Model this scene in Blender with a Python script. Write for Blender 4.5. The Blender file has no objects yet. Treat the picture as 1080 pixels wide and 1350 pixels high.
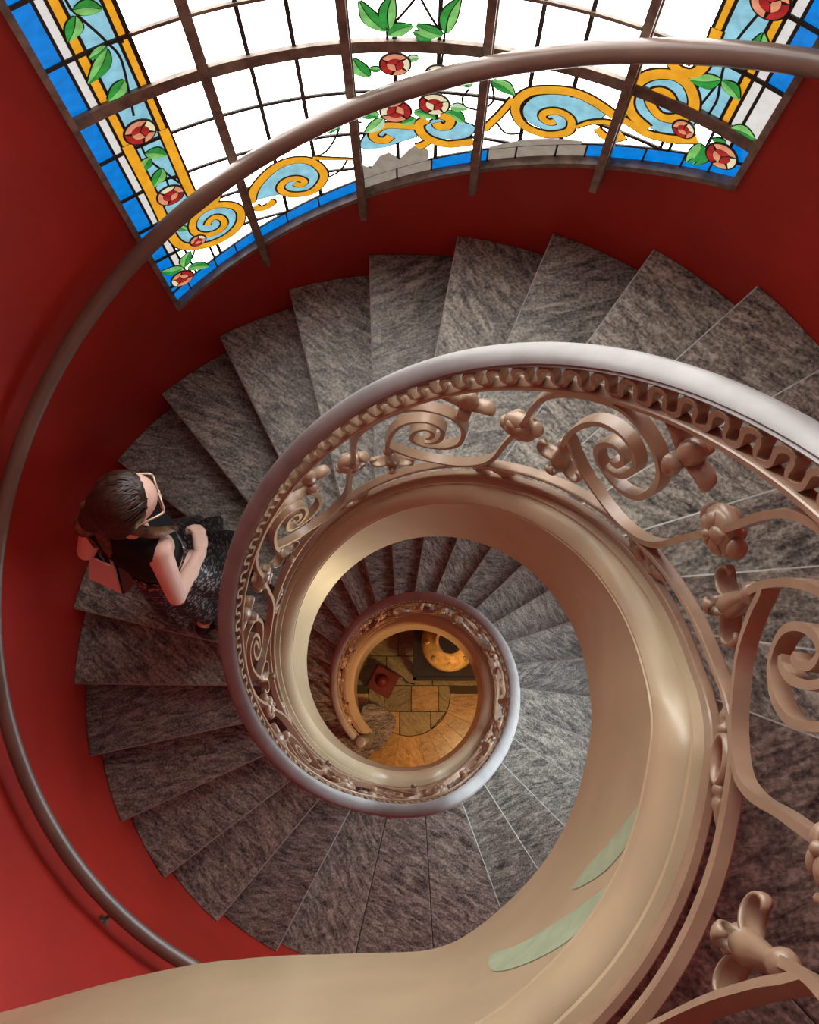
import bpy, bmesh, math, random
from mathutils import Vector, Matrix, Quaternion
random.seed(7)
sc = bpy.context.scene
COL = sc.collection
Z0 = 4.08                      # ground floor is z = 0, half landing is z = Z0
H = 0.17                       # riser
R = 1.606                      # curved wall
rad = math.radians

# ------------------------------------------------------------------ camera
cam_d = bpy.data.cameras.new('camera'); cam = bpy.data.objects.new('camera', cam_d); COL.objects.link(cam)
cam_d.sensor_fit = 'HORIZONTAL'; cam_d.sensor_width = 36.0
cam_d.lens = 36.0 * 1194.33 / 1080.0
cam_d.shift_y = -28.87 / 1080.0
cam_d.clip_start = 0.02
m = (Matrix.Rotation(rad(1.638), 4, 'Z') @ Matrix.Rotation(rad(13.784), 4, 'X') @ Matrix.Rotation(rad(-1.428), 4, 'Z'))
m.translation = Vector((0.0595, -0.1871, 5.523 + Z0))
cam.matrix_world = m
sc.camera = cam

# ------------------------------------------------------------------ world, exposure
w = bpy.data.worlds.new('world'); sc.world = w; w.use_nodes = True
bg = w.node_tree.nodes['Background']
bg.inputs[0].default_value = (0.86, 0.93, 1.0, 1); bg.inputs[1].default_value = 0.5
sc.view_settings.view_transform = 'Standard'
sc.view_settings.look = 'None'
sc.view_settings.exposure = -0.22
sc.view_settings.gamma = 1.0
sc.view_settings.use_curve_mapping = False

# unseen warm lights added to brighten the ground floor hall
def lamp(name, loc, power, col, size):
    l = bpy.data.lights.new(name, 'POINT'); l.energy = power; l.color = col; l.shadow_soft_size = size
    o = bpy.data.objects.new(name, l); COL.objects.link(o); o.location = loc
    return o
lamp('added_hall_light', (0.75, -0.75, 1.75), 75, (1.0, 0.76, 0.38), 0.12)
lamp('added_hall_light', (-0.15, 1.15, 1.6), 60, (1.0, 0.76, 0.38), 0.12)

# ------------------------------------------------------------------ materials
def mat(name, color, rough=0.5, spec=0.5, coat=0.0, var=0.0, vscale=6.0, bump=0.0, bscale=60.0, metallic=0.0, color2=None):
    M = bpy.data.materials.new(name); M.use_nodes = True
    nt = M.node_tree; b = nt.nodes['Principled BSDF']
    b.inputs['Base Color'].default_value = (*color, 1); b.inputs['Roughness'].default_value = rough
    b.inputs['Specular IOR Level'].default_value = spec; b.inputs['Metallic'].default_value = metallic
    b.inputs['Coat Weight'].default_value = coat; b.inputs['Coat Roughness'].default_value = 0.15
    tc = nt.nodes.new('ShaderNodeTexCoord')
    if var or color2:
        n = nt.nodes.new('ShaderNodeTexNoise'); n.inputs['Scale'].default_value = vscale; n.inputs['Detail'].default_value = 6
        nt.links.new(tc.outputs['Object'], n.inputs['Vector'])
        cr = nt.nodes.new('ShaderNodeValToRGB')
        c2 = color2 or tuple(c * (1 - var) for c in color)
        c1 = color if color2 else tuple(min(1, c * (1 + var)) for c in color)
        cr.color_ramp.elements[0].color = (*c2, 1); cr.color_ramp.elements[1].color = (*c1, 1)
        cr.color_ramp.elements[0].position = 0.35; cr.color_ramp.elements[1].position = 0.65
        nt.links.new(n.outputs['Fac'], cr.inputs['Fac']); nt.links.new(cr.outputs['Color'], b.inputs['Base Color'])
    if bump:
        n2 = nt.nodes.new('ShaderNodeTexNoise'); n2.inputs['Scale'].default_value = bscale; n2.inputs['Detail'].default_value = 4
        nt.links.new(tc.outputs['Object'], n2.inputs['Vector'])
        bp = nt.nodes.new('ShaderNodeBump'); bp.inputs['Strength'].default_value = bump; bp.inputs['Distance'].default_value = 0.004
        nt.links.new(n2.outputs['Fac'], bp.inputs['Height']); nt.links.new(bp.outputs['Normal'], b.inputs['Normal'])
    return M

def stone(name, c_dark, c_mid, c_light, rough=0.45, sx=2.2, sy=26.0):
    M = bpy.data.materials.new(name); M.use_nodes = True
    nt = M.node_tree; N = nt.nodes; L = nt.links; b = N['Principled BSDF']
    tc = N.new('ShaderNodeTexCoord'); oi = N.new('ShaderNodeObjectInfo')
    off = N.new('ShaderNodeVectorMath'); off.operation = 'MULTIPLY_ADD'
    comb = N.new('ShaderNodeCombineXYZ')
    for i in range(3): L.new(oi.outputs['Random'], comb.inputs[i])
    L.new(comb.outputs[0], off.inputs[0]); off.inputs[1].default_value = (7, 13, 5); L.new(tc.outputs['Object'], off.inputs[2])
    vr = N.new('ShaderNodeVectorRotate'); vr.rotation_type = 'Z_AXIS'
    an = N.new('ShaderNodeMath'); an.operation = 'MULTIPLY_ADD'; L.new(oi.outputs['Random'], an.inputs[0]); an.inputs[1].default_value = 1.7; an.inputs[2].default_value = -0.5
    L.new(off.outputs[0], vr.inputs['Vector']); L.new(an.outputs[0], vr.inputs['Angle'])
    mp = N.new('ShaderNodeMapping'); mp.inputs['Scale'].default_value = (sx, sy, sx); L.new(vr.outputs[0], mp.inputs['Vector'])
    n1 = N.new('ShaderNodeTexNoise'); n1.inputs['Scale'].default_value = 2.3; n1.inputs['Detail'].default_value = 9; n1.inputs['Roughness'].default_value = 0.7; n1.inputs['Distortion'].default_value = 0.7
    L.new(mp.outputs[0], n1.inputs['Vector'])
    n2 = N.new('ShaderNodeTexNoise'); n2.inputs['Scale'].default_value = 95; n2.inputs['Detail'].default_value = 4; L.new(off.outputs[0], n2.inputs['Vector'])
    mx = N.new('ShaderNodeMix'); mx.inputs[0].default_value = 0.34
    L.new(n1.outputs['Fac'], mx.inputs[2]); L.new(n2.outputs['Fac'], mx.inputs[3])
    cr = N.new('ShaderNodeValToRGB'); e = cr.color_ramp.elements
    e[0].position = 0.38; e[0].color = (*c_dark, 1); e[1].position = 0.62; e[1].color = (*c_light, 1)
    k = e.new(0.49); k.color = (*c_mid, 1)
    L.new(mx.outputs[0], cr.inputs['Fac'])
    # each slab its own tone
    hs = N.new('ShaderNodeHueSaturation'); vv = N.new('ShaderNodeMath'); vv.operation = 'MULTIPLY_ADD'
    L.new(oi.outputs['Random'], vv.inputs[0]); vv.inputs[1].default_value = 0.35; vv.inputs[2].default_value = 0.82
    L.new(vv.outputs[0], hs.inputs['Value']); L.new(cr.outputs[0], hs.inputs['Color']); L.new(hs.outputs[0], b.inputs['Base Color'])
    b.inputs['Roughness'].default_value = rough
    bp = N.new('ShaderNodeBump'); bp.inputs['Strength'].default_value = 0.25; bp.inputs['Distance'].default_value = 0.003
    L.new(mx.outputs[0], bp.inputs['Height']); L.new(bp.outputs[0], b.inputs['Normal'])
    return M

def glass(name, color, strength, var=0.25, vscale=30):
    """backlit art glass: daylight comes through it"""
    M = bpy.data.materials.new(name); M.use_nodes = True
    nt = M.node_tree; b = nt.nodes['Principled BSDF']
    tc = nt.nodes.new('ShaderNodeTexCoord'); n = nt.nodes.new('ShaderNodeTexNoise'); n.inputs['Scale'].default_value = vscale; n.inputs['Detail'].default_value = 3
    nt.links.new(tc.outputs['Object'], n.inputs['Vector'])
    cr = nt.nodes.new('ShaderNodeValToRGB')
    cr.color_ramp.elements[0].position = 0.3; cr.color_ramp.elements[1].position = 0.7
    cr.color_ramp.elements[0].color = (*[c * (1 - var) for c in color], 1); cr.color_ramp.elements[1].color = (*[min(1, c * (1 + var * .5)) for c in color], 1)
    nt.links.new(n.outputs['Fac'], cr.inputs['Fac'])
    nt.links.new(cr.outputs[0], b.inputs['Emission Color']); b.inputs['Emission Strength'].default_value = strength
    b.inputs['Base Color'].default_value = (*[c * .3 for c in color], 1); b.inputs['Roughness'].default_value = 0.15
    return M

MT = {}
MT['red'] = mat('red_wall_paint', (0.38, 0.018, 0.009), 0.5, 0.35, var=0.12, vscale=2.5, bump=0.08, bscale=40)
MT['cream'] = mat('tan_gloss_paint', (0.50, 0.395, 0.245), 0.36, 0.5, coat=0.35, var=0.07, vscale=5, bump=0.05, bscale=14)
MT['patch'] = mat('pale_green_filler', (0.38, 0.46, 0.30), 0.6, 0.3, var=0.08, vscale=20)
MT['iron'] = mat('taupe_painted_iron', (0.35, 0.235, 0.152), 0.34, 0.5, coat=0.25, var=0.10, vscale=14)
MT['rail'] = mat('taupe_painted_handrail', (0.24, 0.225, 0.215), 0.45, 0.45, coat=0.0, var=0.12, vscale=9, bump=0.08, bscale=30)
MT['wrail'] = mat('brown_handrail_paint', (0.150, 0.095, 0.070), 0.35, 0.5, coat=0.25, var=0.1)
MT['stone'] = stone('grey_veined_marble', (0.020, 0.018, 0.016), (0.170, 0.151, 0.125), (0.45, 0.405, 0.335), sx=5.0, sy=17.0)
MT['lit_edges'] = mat('worn_edge_highlight', (0.29, 0.28, 0.255), 0.4, var=.2, vscale=40)  # pale nosing: light catching the worn arris, painted into the colour
MT['plaster'] = mat('soffit_plaster', (0.5, 0.4, 0.28), 0.7)
MT['fl_a'] = stone('amber_marble', (0.20, 0.11, 0.03), (0.42, 0.26, 0.08), (0.55, 0.37, 0.13), 0.3, 3, 10)
MT['fl_b'] = stone('olive_marble', (0.10, 0.08, 0.035), (0.24, 0.19, 0.075), (0.36, 0.29, 0.12), 0.3, 3, 14)
MT['grout'] = mat('dark_grout', (0.06, 0.045, 0.02), 0.9)
MT['lead'] = mat('dark_lead', (0.035, 0.028, 0.024), 0.6)
MT['frame'] = mat('weathered_brown_iron', (0.21, 0.165, 0.13), 0.6, var=0.35, vscale=25, bump=0.2, bscale=80)
WHT = 9.0
MT['g_white'] = glass('clear_white_glass', (0.97, 0.97, 0.95), WHT, 0.05)
MT['g_grey'] = glass('frosted_glass', (0.80, 0.79, 0.76), 1.0, 0.10)
MT['g_blue'] = glass('blue_glass', (0.0, 0.235, 0.78), 1.0, 0.25)
MT['g_gold'] = glass('amber_glass', (0.92, 0.42, 0.02), 1.0, 0.2)
MT['g_sky'] = glass('pale_blue_glass', (0.30, 0.66, 0.80), 1.0, 0.25)
MT['g_green'] = glass('green_glass', (0.03, 0.32, 0.05), 1.0, 0.4)
MT['g_green2'] = glass('light_green_glass', (0.22, 0.60, 0.16), 1.0, 0.4)
MT['g_pale'] = glass('pale_green_glass', (0.55, 0.80, 0.50), 1.0, 0.3)
MT['g_red'] = glass('ruby_glass', (0.42, 0.02, 0.02), 1.0, 0.5)
MT['g_pink'] = glass('salmon_glass', (0.80, 0.32, 0.18), 1.0, 0.3)
MT['g_cream'] = glass('cream_glass', (0.85, 0.78, 0.50), 1.0, 0.15)
MT['g_board'] = glass('dusty_board', (0.42, 0.37, 0.30), 0.75, 0.2)

# ------------------------------------------------------------------ helpers
def link(o, parent=None):
    COL.objects.link(o)
    if parent is not None: o.parent = parent
    return o
def tag(o, label=None, cat=None, group=None, kind=None):
    if label: o['label'] = label
    if cat: o['category'] = cat
    if group: o['group'] = group
    if kind: o['kind'] = kind
    return o
def empty(name, loc=(0, 0, 0)):
    o = bpy.data.objects.new(name, None); o.location = loc; COL.objects.link(o); return o
def mesh_obj(name, verts, faces, material, parent=None, smooth=False, center=True, extra=None, fmat=None):
    me = bpy.data.meshes.new(name)
    vs = [Vector(v) for v in verts]
    c = Vector((0, 0, 0))
    if center and vs:
        lo = [min(v[i] for v in vs) for i in range(3)]; hi = [max(v[i] for v in vs) for i in range(3)]
        c = Vector([(a + b) / 2 for a, b in zip(lo, hi)])
    me.from_pydata([v - c for v in vs], [], faces)
    bm = bmesh.new(); bm.from_mesh(me); bmesh.ops.recalc_face_normals(bm, faces=bm.faces); bm.to_mesh(me); bm.free()
    if smooth:
        me.polygons.foreach_set('use_smooth', [True] * len(me.polygons))
    me.materials.append(material)
    if extra:
        me.materials.append(extra); me.polygons.foreach_set('material_index', fmat)
    o = bpy.data.objects.new(name, me); link(o, parent)
    o.location = c - (Vector(parent['_w']) if parent is not None and '_w' in parent else Vector((0, 0, 0)))
    o['_w'] = tuple(c)
    return o
def bm_obj(name, bm, material, parent=None, smooth=False):
    vs = [v.co.copy() for v in bm.verts]; bm.verts.index_update()
    fs = [[v.index for v in f.verts] for f in bm.faces]; bm.free()
    return mesh_obj(name, vs, fs, material, parent, smooth)
def root(name, loc):
    o = empty(name, loc); o['_w'] = tuple(loc); return o
def autosmooth(o, ang=35):
    me = o.data
    bm = bmesh.new(); bm.from_mesh(me)
    for f in bm.faces: f.smooth = True
    for e in bm.edges:
        if len(e.link_faces) == 2 and e.calc_face_angle(0) > rad(ang): e.smooth = False
    bm.to_mesh(me); bm.free()
    return o
def catmull(pts, n=6, closed=False):
    P = [tuple(p) for p in pts]; out = []
    L = len(P)
    for i in range(L if closed else L - 1):
        p1, p2 = P[i], P[(i + 1) % L]
        p0 = P[(i - 1) % L] if closed or i > 0 else tuple(2 * a - b for a, b in zip(p1, p2))
        p3 = P[(i + 2) % L] if closed or i + 2 < L else tuple(2 * b - a for a, b in zip(p1, p2))
        for k in range(n):
            t = k / n
            out.append(tuple(0.5 * (2 * b + (c - a) * t + (2 * a - 5 * b + 4 * c - d) * t * t + (-a + 3 * b - 3 * c + d) * t ** 3) for a, b, c, d in zip(p0, p1, p2, p3)))
    if not closed: out.append(P[-1])
    return out

# ---- the geometry of the stair: phi clockwise seen from above, 0 = towards -y
FA, D1, FB, D2, EO = -20.505, 12.534, 27.917, 12.495, -0.072
def zt0(ph):
    if ph <= FA: z = (ph - FA) / D1 * H
    elif ph < FB - D2: z = 0.0
    else: z = min(22.0, (ph - FB) / D2 + 1) * H
    return z
def zt(ph):
    return Z0 + sum(zt0(ph + d) for d in (-6, -3, 0, 3, 6)) / 5
FT = [(-400, .53), (284, .53), (292, .543), (301, .565), (316, .62), (326, .656), (337, .692), (345, .724), (351, .742), (358, .738), (365, .742), (372, .76), (379, .787), (386, .84), (392, .90), (397, .991), (402.7, 1.117), (406.2, 1.265), (411, 1.45), (416, 1.62)]
def rface(ph):
    for (a, ra), (b, rb) in zip(FT, FT[1:]):
        if a <= ph <= b: return ra + (rb - ra) * (ph - a) / (b - a)
    return .53
def rfs(ph):
    if ph < 278: return .53
    return sum(rface(ph + d) for d in (-4, -2, 0, 2, 4)) / 5
def pol(ph, r, z):
    a = rad(ph); return Vector((-r * math.sin(a), -r * math.cos(a), z))
def frame_at(ph):
    """plan point of the well face, outward normal"""
    p = pol(ph, rfs(ph), 0)
    if ph < 278: return p, pol(ph, 1, 0)
    t = pol(ph + .5, rfs(ph + .5), 0) - pol(ph - .5, rfs(ph - .5), 0); t.normalize()
    n = Vector((-t.y, t.x, 0))
    if n.dot(p) < 0: n = -n
    return p, n
def bp(ph, d, v):
    """point in balustrade space: phi, distance out from the well face, height over the nosing line"""
    p, n = frame_at(ph); q = p + n * d; q.z = zt(ph) + v
    return q
def sweep(name, sec, phs, material, parent, smooth=True, ang=30):
    vs = []; fs = []; n = len(sec)
    for ph in phs:
        for d, v in sec: vs.append(bp(ph, d, v))
    for i in range(len(phs) - 1):
        for j in range(n):
            k = (j + 1) % n
            fs.append((i * n + j, i * n + k, (i + 1) * n + k, (i + 1) * n + j))
    fs.append(tuple(range(n))); fs.append(tuple((len(phs) - 1) * n + j for j in range(n)))
    o = mesh_obj(name, vs, fs, material, parent)
    if smooth: autosmooth(o, ang)
    return o
def frange(a, b, s):
    n = max(1, int(round((b - a) / s))); return [a + (b - a) * i / n for i in range(n + 1)]

def nose(k, r, off=0.0, ph=None):
    if ph is None: ph = FA + k * D1 if k <= 0 else FB + (k - 1) * D2
    a = rad(ph); u = Vector((-math.sin(a), -math.cos(a), 0)); t = Vector((-math.cos(a), math.sin(a), 0))
    e = EO + off
    return u * math.sqrt(max(r * r - e * e, 1e-6)) + t * e
def slab(name, poly, z0, z1, material, parent, bev=0.004, lit_edges=0):
    """flat piece with a chamfered top edge; the first `worn` edges are pale, wear plus a highlight put into the colour"""
    n = len(poly)
    if not bev:
        vs = [(p.x, p.y, z0) for p in poly] + [(p.x, p.y, z1) for p in poly]
        return mesh_obj(name, vs, [tuple(range(n))[::-1], tuple(range(n, 2 * n))] + [(i, (i + 1) % n, n + (i + 1) % n, n + i) for i in range(n)], material, parent)
    area = sum(poly[i].x * poly[(i + 1) % n].y - poly[(i + 1) % n].x * poly[i].y for i in range(n))
    sg = 1 if area > 0 else -1; ins = []
    for i in range(n):
        p0, p1, p2 = poly[i - 1], poly[i], poly[(i + 1) % n]
        d1 = Vector((p1.x - p0.x, p1.y - p0.y)).normalized(); d2 = Vector((p2.x - p1.x, p2.y - p1.y)).normalized()
        n1 = Vector((-d1.y, d1.x)) * sg; n2 = Vector((-d2.y, d2.x)) * sg; nn = n1 + n2
        k = 1 + n1.dot(n2)
        ins.append(Vector((p1.x, p1.y)) + nn * (bev / max(k, .25)))
    vs = [(p.x, p.y, z0) for p in poly] + [(p.x, p.y, z1 - bev) for p in poly] + [(q.x, q.y, z1) for q in ins]
    fs = [tuple(range(n))[::-1], tuple(range(2 * n, 3 * n))]; fm = [0, 0]
    for i in range(n):
        j = (i + 1) % n
        fs.append((i, j, n + j, n + i)); fm.append(0); fs.append((n + i, n + j, 2 * n + j, 2 * n + i)); fm.append(1 if i < lit_edges else 0)
    return mesh_obj(name, vs, fs, material, parent, extra=MT['lit_edges'] if lit_edges else None, fmat=fm)

# ------------------------------------------------------------------ floor
floor = mesh_obj('floor', [pol(a, R, -0.02) for a in range(0, 360, 6)] + [pol(a, R, -0.06) for a in range(0, 360, 6)],
                 [tuple(range(60)), tuple(range(60, 120))] + [(i, (i + 1) % 60, 60 + (i + 1) % 60, 60 + i) for i in range(60)], MT['grout'])
tag(floor, 'amber and olive marble hall floor at the bottom of the stairwell', None, None, 'structure')
def tile(poly, material): return slab('tile', poly, -0.0195, 0.0, material, floor, 0.003)
g = 0.003
# round medallion made of rectangular slabs
def clip_circle(x0, x1, y0, y1, r):
    pts = []
    n = 14
    for i in range(n + 1): pts.append((x0 + (x1 - x0) * i / n, y0))
    for i in range(1, n + 1): pts.append((x1, y0 + (y1 - y0) * i / n))
    for i in range(1, n + 1): pts.append((x1 - (x1 - x0) * i / n, y1))
    for i in range(1, n): pts.append((x0, y1 - (y1 - y0) * i / n))
    out = []
    for x, y in pts:
        q = math.hypot(x, y)
        if q > r:
            ins = True
            x, y = x * r / q, y * r / q
            x = min(max(x, x0), x1); y = min(max(y, y0), y1)
            if math.hypot(x, y) > r + .012: continue
        if not out or math.hypot(out[-1].x - x, out[-1].y - y) > 0.004: out.append(Vector((x, y, 0)))
    if len(out) > 2 and (out[0] - out[-1]).length < 0.004: out.pop()
    return out
ys = [-0.43, -0.18, 0.08]
for j in range(2):
    xs = [[-.43, -.1, .22, .43], [-.43, -.26, .02, .30, .43]][j]
    for i in range(len(xs) - 1):
        pl = clip_circle(xs[i] + g, xs[i + 1] - g, ys[j] + g, ys[j + 1] - g, .42)
        if len(pl) > 3: tile(pl, MT['fl_b'] if (i + j) % 3 else MT['fl_a'])
for i in range(14):
    a0 = 90 - 180 * i / 14 * 1.0; a1 = 90 - 180 * (i + 1) / 14 * 1.0
    arc = [pol(a0 + (a1 - a0) * k / 4 - .2, .426, 0) for k in range(5)]; arc2 = [pol(a1 + (a0 - a1) * k / 4 - .2, .80, 0) for k in range(5)]
    tile([p for p in arc + arc2], MT['fl_a'])
for i in range(5):
    for j in range(4):
        x0 = -1.2 + i * .48 + (j % 2) * .12; y0 = .083 + j * .30
        q = [Vector((x0 + g, y0 + g, 0)), Vector((x0 + .48 - g, y0 + g, 0)), Vector((x0 + .48 - g, y0 + .30 - g, 0)), Vector((x0 + g, y0 + .30 - g, 0))]
        if all(p.length < R - .03 for p in q): tile(q, MT['fl_b'])

# ------------------------------------------------------------------ curved wall with the window opening
W0, W1, WTOP = 147.1, 217.1, 6.3
V0, V1, VLO, VHI = 220.0, 302.0, -0.12, 1.75      # opening for the added unseen lower window
def zb(ph): return zt0(ph) + 0.465           # sloping sill, over half landing
def cyl(ph, r, z): return pol(ph, r, z + Z0)
WALLTOP = 7.6
def build_wall():
    vs = []; fs = []
    def patch(a0, a1, zlo, zhi, nz=1):
        A = frange(a0, a1, 2.0)
        for r_, base in ((R, 0), (R + .22, 1)):
            b0 = len(vs)
            for a in A:
                l = zlo(a); h = zhi(a)
                for k in range(nz + 1): vs.append(cyl(a, r_, l + (h - l) * k / nz))
            for i in range(len(A) - 1):
                for k in range(nz):
                    fs.append((b0 + i * (nz + 1) + k, b0 + (i + 1) * (nz + 1) + k, b0 + (i + 1) * (nz + 1) + k + 1, b0 + i * (nz + 1) + k + 1))
    bot = lambda a: -Z0 - .06; top = lambda a: WALLTOP
    def opening(a0, a1, lo, hi):
        patch(a0, a1, bot, lo); patch(a0, a1, hi, top)
        b0 = len(vs); A = frange(a0, a1, 2.0)
        for a in A: vs.extend([cyl(a, R, lo(a)), cyl(a, R + .22, lo(a)), cyl(a, R, hi(a)), cyl(a, R + .22, hi(a))])
        for i in range(len(A) - 1):
            q = b0 + 4 * i; fs.append((q, q + 4, q + 5, q + 1)); fs.append((q + 2, q + 6, q + 7, q + 3))
        for a in (a0, a1):
            b0 = len(vs); vs.extend([cyl(a, R, lo(a)), cyl(a, R + .22, lo(a)), cyl(a, R + .22, hi(a)), cyl(a, R, hi(a))]); fs.append((b0, b0 + 1, b0 + 2, b0 + 3))
    opening(W0, W1, zb, lambda a: WTOP); patch(W1, V0, bot, top); opening(V0, V1, lambda a: VLO, lambda a: VHI); patch(V1, W0 + 360, bot, top)
    return vs, fs
vs, fs = build_wall()
me = bpy.data.meshes.new('wall_round'); me.from_pydata(vs, [], fs)
me.polygons.foreach_set('use_smooth', [True] * len(me.polygons)); me.materials.append(MT['red'])
bmw = bmesh.new(); bmw.from_mesh(me); bmesh.ops.remove_doubles(bmw, verts=bmw.verts, dist=1e-4)
for e in bmw.edges:
    if len(e.link_faces) == 2 and e.calc_face_angle(0) > rad(40): e.smooth = False
bmw.to_mesh(me); bmw.free()
wall = link(bpy.data.objects.new('wall_round', me)); tag(wall, 'deep red painted curved stairwell wall', None, None, 'structure')

# ------------------------------------------------------------------ staircase
stair = root('staircase', (0, 0, 0))
tag(stair, 'grey veined marble spiral stair winding round an open well, with tan painted well face', 'staircase')
RI = 0.614
P22 = FB + 21 * D2
def tread(k, back=None):
    z = Z0 + k * H
    fr = [nose(k, RI + (R - RI) * i / 4) for i in range(5)]
    bk = [nose(k + 1, RI + (R - RI) * i / 4, 0.035) for i in range(5)]
    def arc(p, q, r, n):
        a = math.atan2(p.y, p.x); b = math.atan2(q.y, q.x)
        while b > a: b -= 2 * math.pi
        if a - b > math.pi: b += 2 * math.pi
        return [Vector((r * math.cos(a + (b - a) * i / n), r * math.sin(a + (b - a) * i / n), 0)) for i in range(1, n)]
    poly = fr + arc(fr[-1], bk[-1], R, 6) + bk[::-1] + arc(bk[0], fr[0], RI, 4)[::1]
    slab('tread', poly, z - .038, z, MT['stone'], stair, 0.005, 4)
def riser(k):
    z = Z0 + k * H
    a = [nose(k, RI, .022), nose(k, R, .022), nose(k, R, .045), nose(k, RI, .045)]
    slab('riser', a, z - H, z - .038, MT['stone'], stair, 0)
for k in list(range(-22, 0)) + list(range(1, 22)): tread(k)
for k in list(range(-22, 23)): riser(k)
# half landing: three slabs
def arc_poly(pa, pb, rin, rout, offa=0.0, offb=0.0, gap=0.0):
    A = frange(pa, pb, 2.5)
    return A
def landing(pieces, z, rin):
    for a, b in pieces:
        A = frange(a, b, 3.0)
        sh = lambda ph, r: nose(0, r, 0, ph)
        poly = [sh(a, rin(a) + (R - rin(a)) * i / 4) for i in range(5)] + [sh(q, R) for q in A[1:-1]] + [sh(b - .12, rin(b) + (R - rin(b)) * i / 4) for i in range(4, -1, -1)] + [sh(q, rin(q)) for q in A[-2:0:-1]]
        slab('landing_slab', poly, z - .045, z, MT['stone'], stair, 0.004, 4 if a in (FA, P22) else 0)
landing([(FA, -3.5), (-3.5, 13), (13, FB + 1.5)], Z0, lambda p: RI)
def rin2(ph): return min(rfs(ph + 5) + .086, R - .02)
landing([(P22, 317), (317, 340), (340, 362), (362, 384), (384, 401)], Z0 + 22 * H, rin2)
# curtail step at the foot
cur = [nose(-22, R, .04), nose(-22, 1.0, .04), nose(-22, .6, .04), Vector((-.47, -.13, 0)), Vector((-.385, -.10, 0)), Vector((-.231, -.16, 0)), Vector((-.146, -.241, 0)), Vector((-.140, -.31, 0)), Vector((-.168, -.382, 0)), Vector((-.265, -.529, 0)), Vector((-.393, -.61, 0)), Vector((-.60, -.90, 0)), Vector((-.86, -1.35, 0))]
cur2 = cur[:3] + [Vector((*p, 0)) for p in catmull([(c.x, c.y) for c in cur[3:-1]], 5)] + [cur[-1]] + [pol(a, R - .004, 0) for a in (40, 48, 56)]
slab('curtail_step', cur2, Z0 - 23 * H - .05, Z0 - 23 * H, MT['stone'], stair, .006)
inner = [p * 1.0 for p in cur2]
cc = sum(inner, Vector()) / len(inner)
slab('curtail_riser', [cc + (p - cc) * .97 for p in inner], 0.0, Z0 - 23 * H - .05, MT['stone'], stair, 0)
# soffit
A = frange(-315, P22 + 2, 4); vs = []; fs = []
for a in A:
    for r_, dz in ((.56, -.09), (R, -.09), (R, -.27), (.56, -.27)): vs.append(pol(a, r_, max(zt(a - 8) - .06 + dz, .02 + (dz + .27) * .05)))
for i in range(len(A) - 1):
    for j in range(4): fs.append((i * 4 + j, i * 4 + (j + 1) % 4, i * 4 + 4 + (j + 1) % 4, i * 4 + 4 + j))
mesh_obj('soffit', vs, fs, MT['plaster'], stair, smooth=False)
A = frange(P22 + 2, 402, 4); vs = []; fs = []; zl = Z0 + 22 * H
for a in A:
    for r_, z in ((rfs(a) + .06, zl - .05), (R, zl - .05), (R, zl - .3), (rfs(a) + .06, zl - .3)): vs.append(pol(a, min(r_, R), z))
for i in range(len(A) - 1):
    for j in range(4): fs.append((i * 4 + j, i * 4 + (j + 1) % 4, i * 4 + 4 + (j + 1) % 4, i * 4 + 4 + j))
mesh_obj('landing_slab_base', vs, fs, MT['plaster'], stair)
# well face (closed string) with its moulding
PH_A, PH_B = -318, 407
phs = frange(PH_A, 280, 3) + frange(281.5, PH_B, 1.5)
def face_low(ph): return -.56
sec = [(0, -.56), (0, .052), (-.007, .056), (-.009, .066), (-.006, .070), (-.006, .080), (.002, .100), (.014, .117), (.028, .128), (.041, .133), (.044, .133), (.046, .144), (.064, .148), (.086, .148), (.086, -.25), (.07, -.56)]
def string():
    vs = []; fs = []; n = len(sec)
    for ph in phs:
        for d, v in sec:
            q = bp(ph, d, v); q.z = max(q.z, 0.003 if v < 0 else 0.01 + (v + .0) * .2); vs.append(q)
    for i in range(len(phs) - 1):
        for j in range(n):
            k = (j + 1) % n; fs.append((i * n + j, i * n + k, i * n + n + k, i * n + n + j))
    fs.append(tuple(range(n))); fs.append(tuple((len(phs) - 1) * n + j for j in range(n)))
    return autosmooth(mesh_obj('well_face', vs, fs, MT['cream'], stair), 28)
wf = string()
for pts in ([(302.6, .07), (305.6, .074), (311.9, .05), (318.9, -.032), (324.7, -.174), (320.6, -.168), (313.8, -.082), (307.3, .02)],
            [(342.1, -.282), (342.6, -.179), (339.3, -.095), (332.4, .005), (326.5, .05), (321.6, .06), (320.7, .03), (325.2, -.048), (332.4, -.141), (338.0, -.212)]):
    pp = catmull(pts, 4, True); n = len(pp)
    # fill as strips between the two flanks
    half = n // 2
    vs = [bp(a, -.0012, v) for a, v in pp]
    c = bp(sum(a for a, v in pp) / n, -.0012, sum(v for a, v in pp) / n)
    fs = []
    lo = pp[:half + 1]; hi = (pp[half:] + pp[:1])[::-1]
    vs = []
    for (a, v), (b, u) in zip(lo, hi):
        for k in range(4): vs.append(bp(a + (b - a) * k / 3, -.0012, v + (u - v) * k / 3))
    for i in range(min(len(lo), len(hi)) - 1):
        for k in range(3): fs.append((i * 4 + k, i * 4 + k + 1, i * 4 + 5 + k, i * 4 + 4 + k))
    o = mesh_obj('paint_patch', vs, fs, MT['patch'], wf); o['label'] = 'pale green strip of bare filler'

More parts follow.
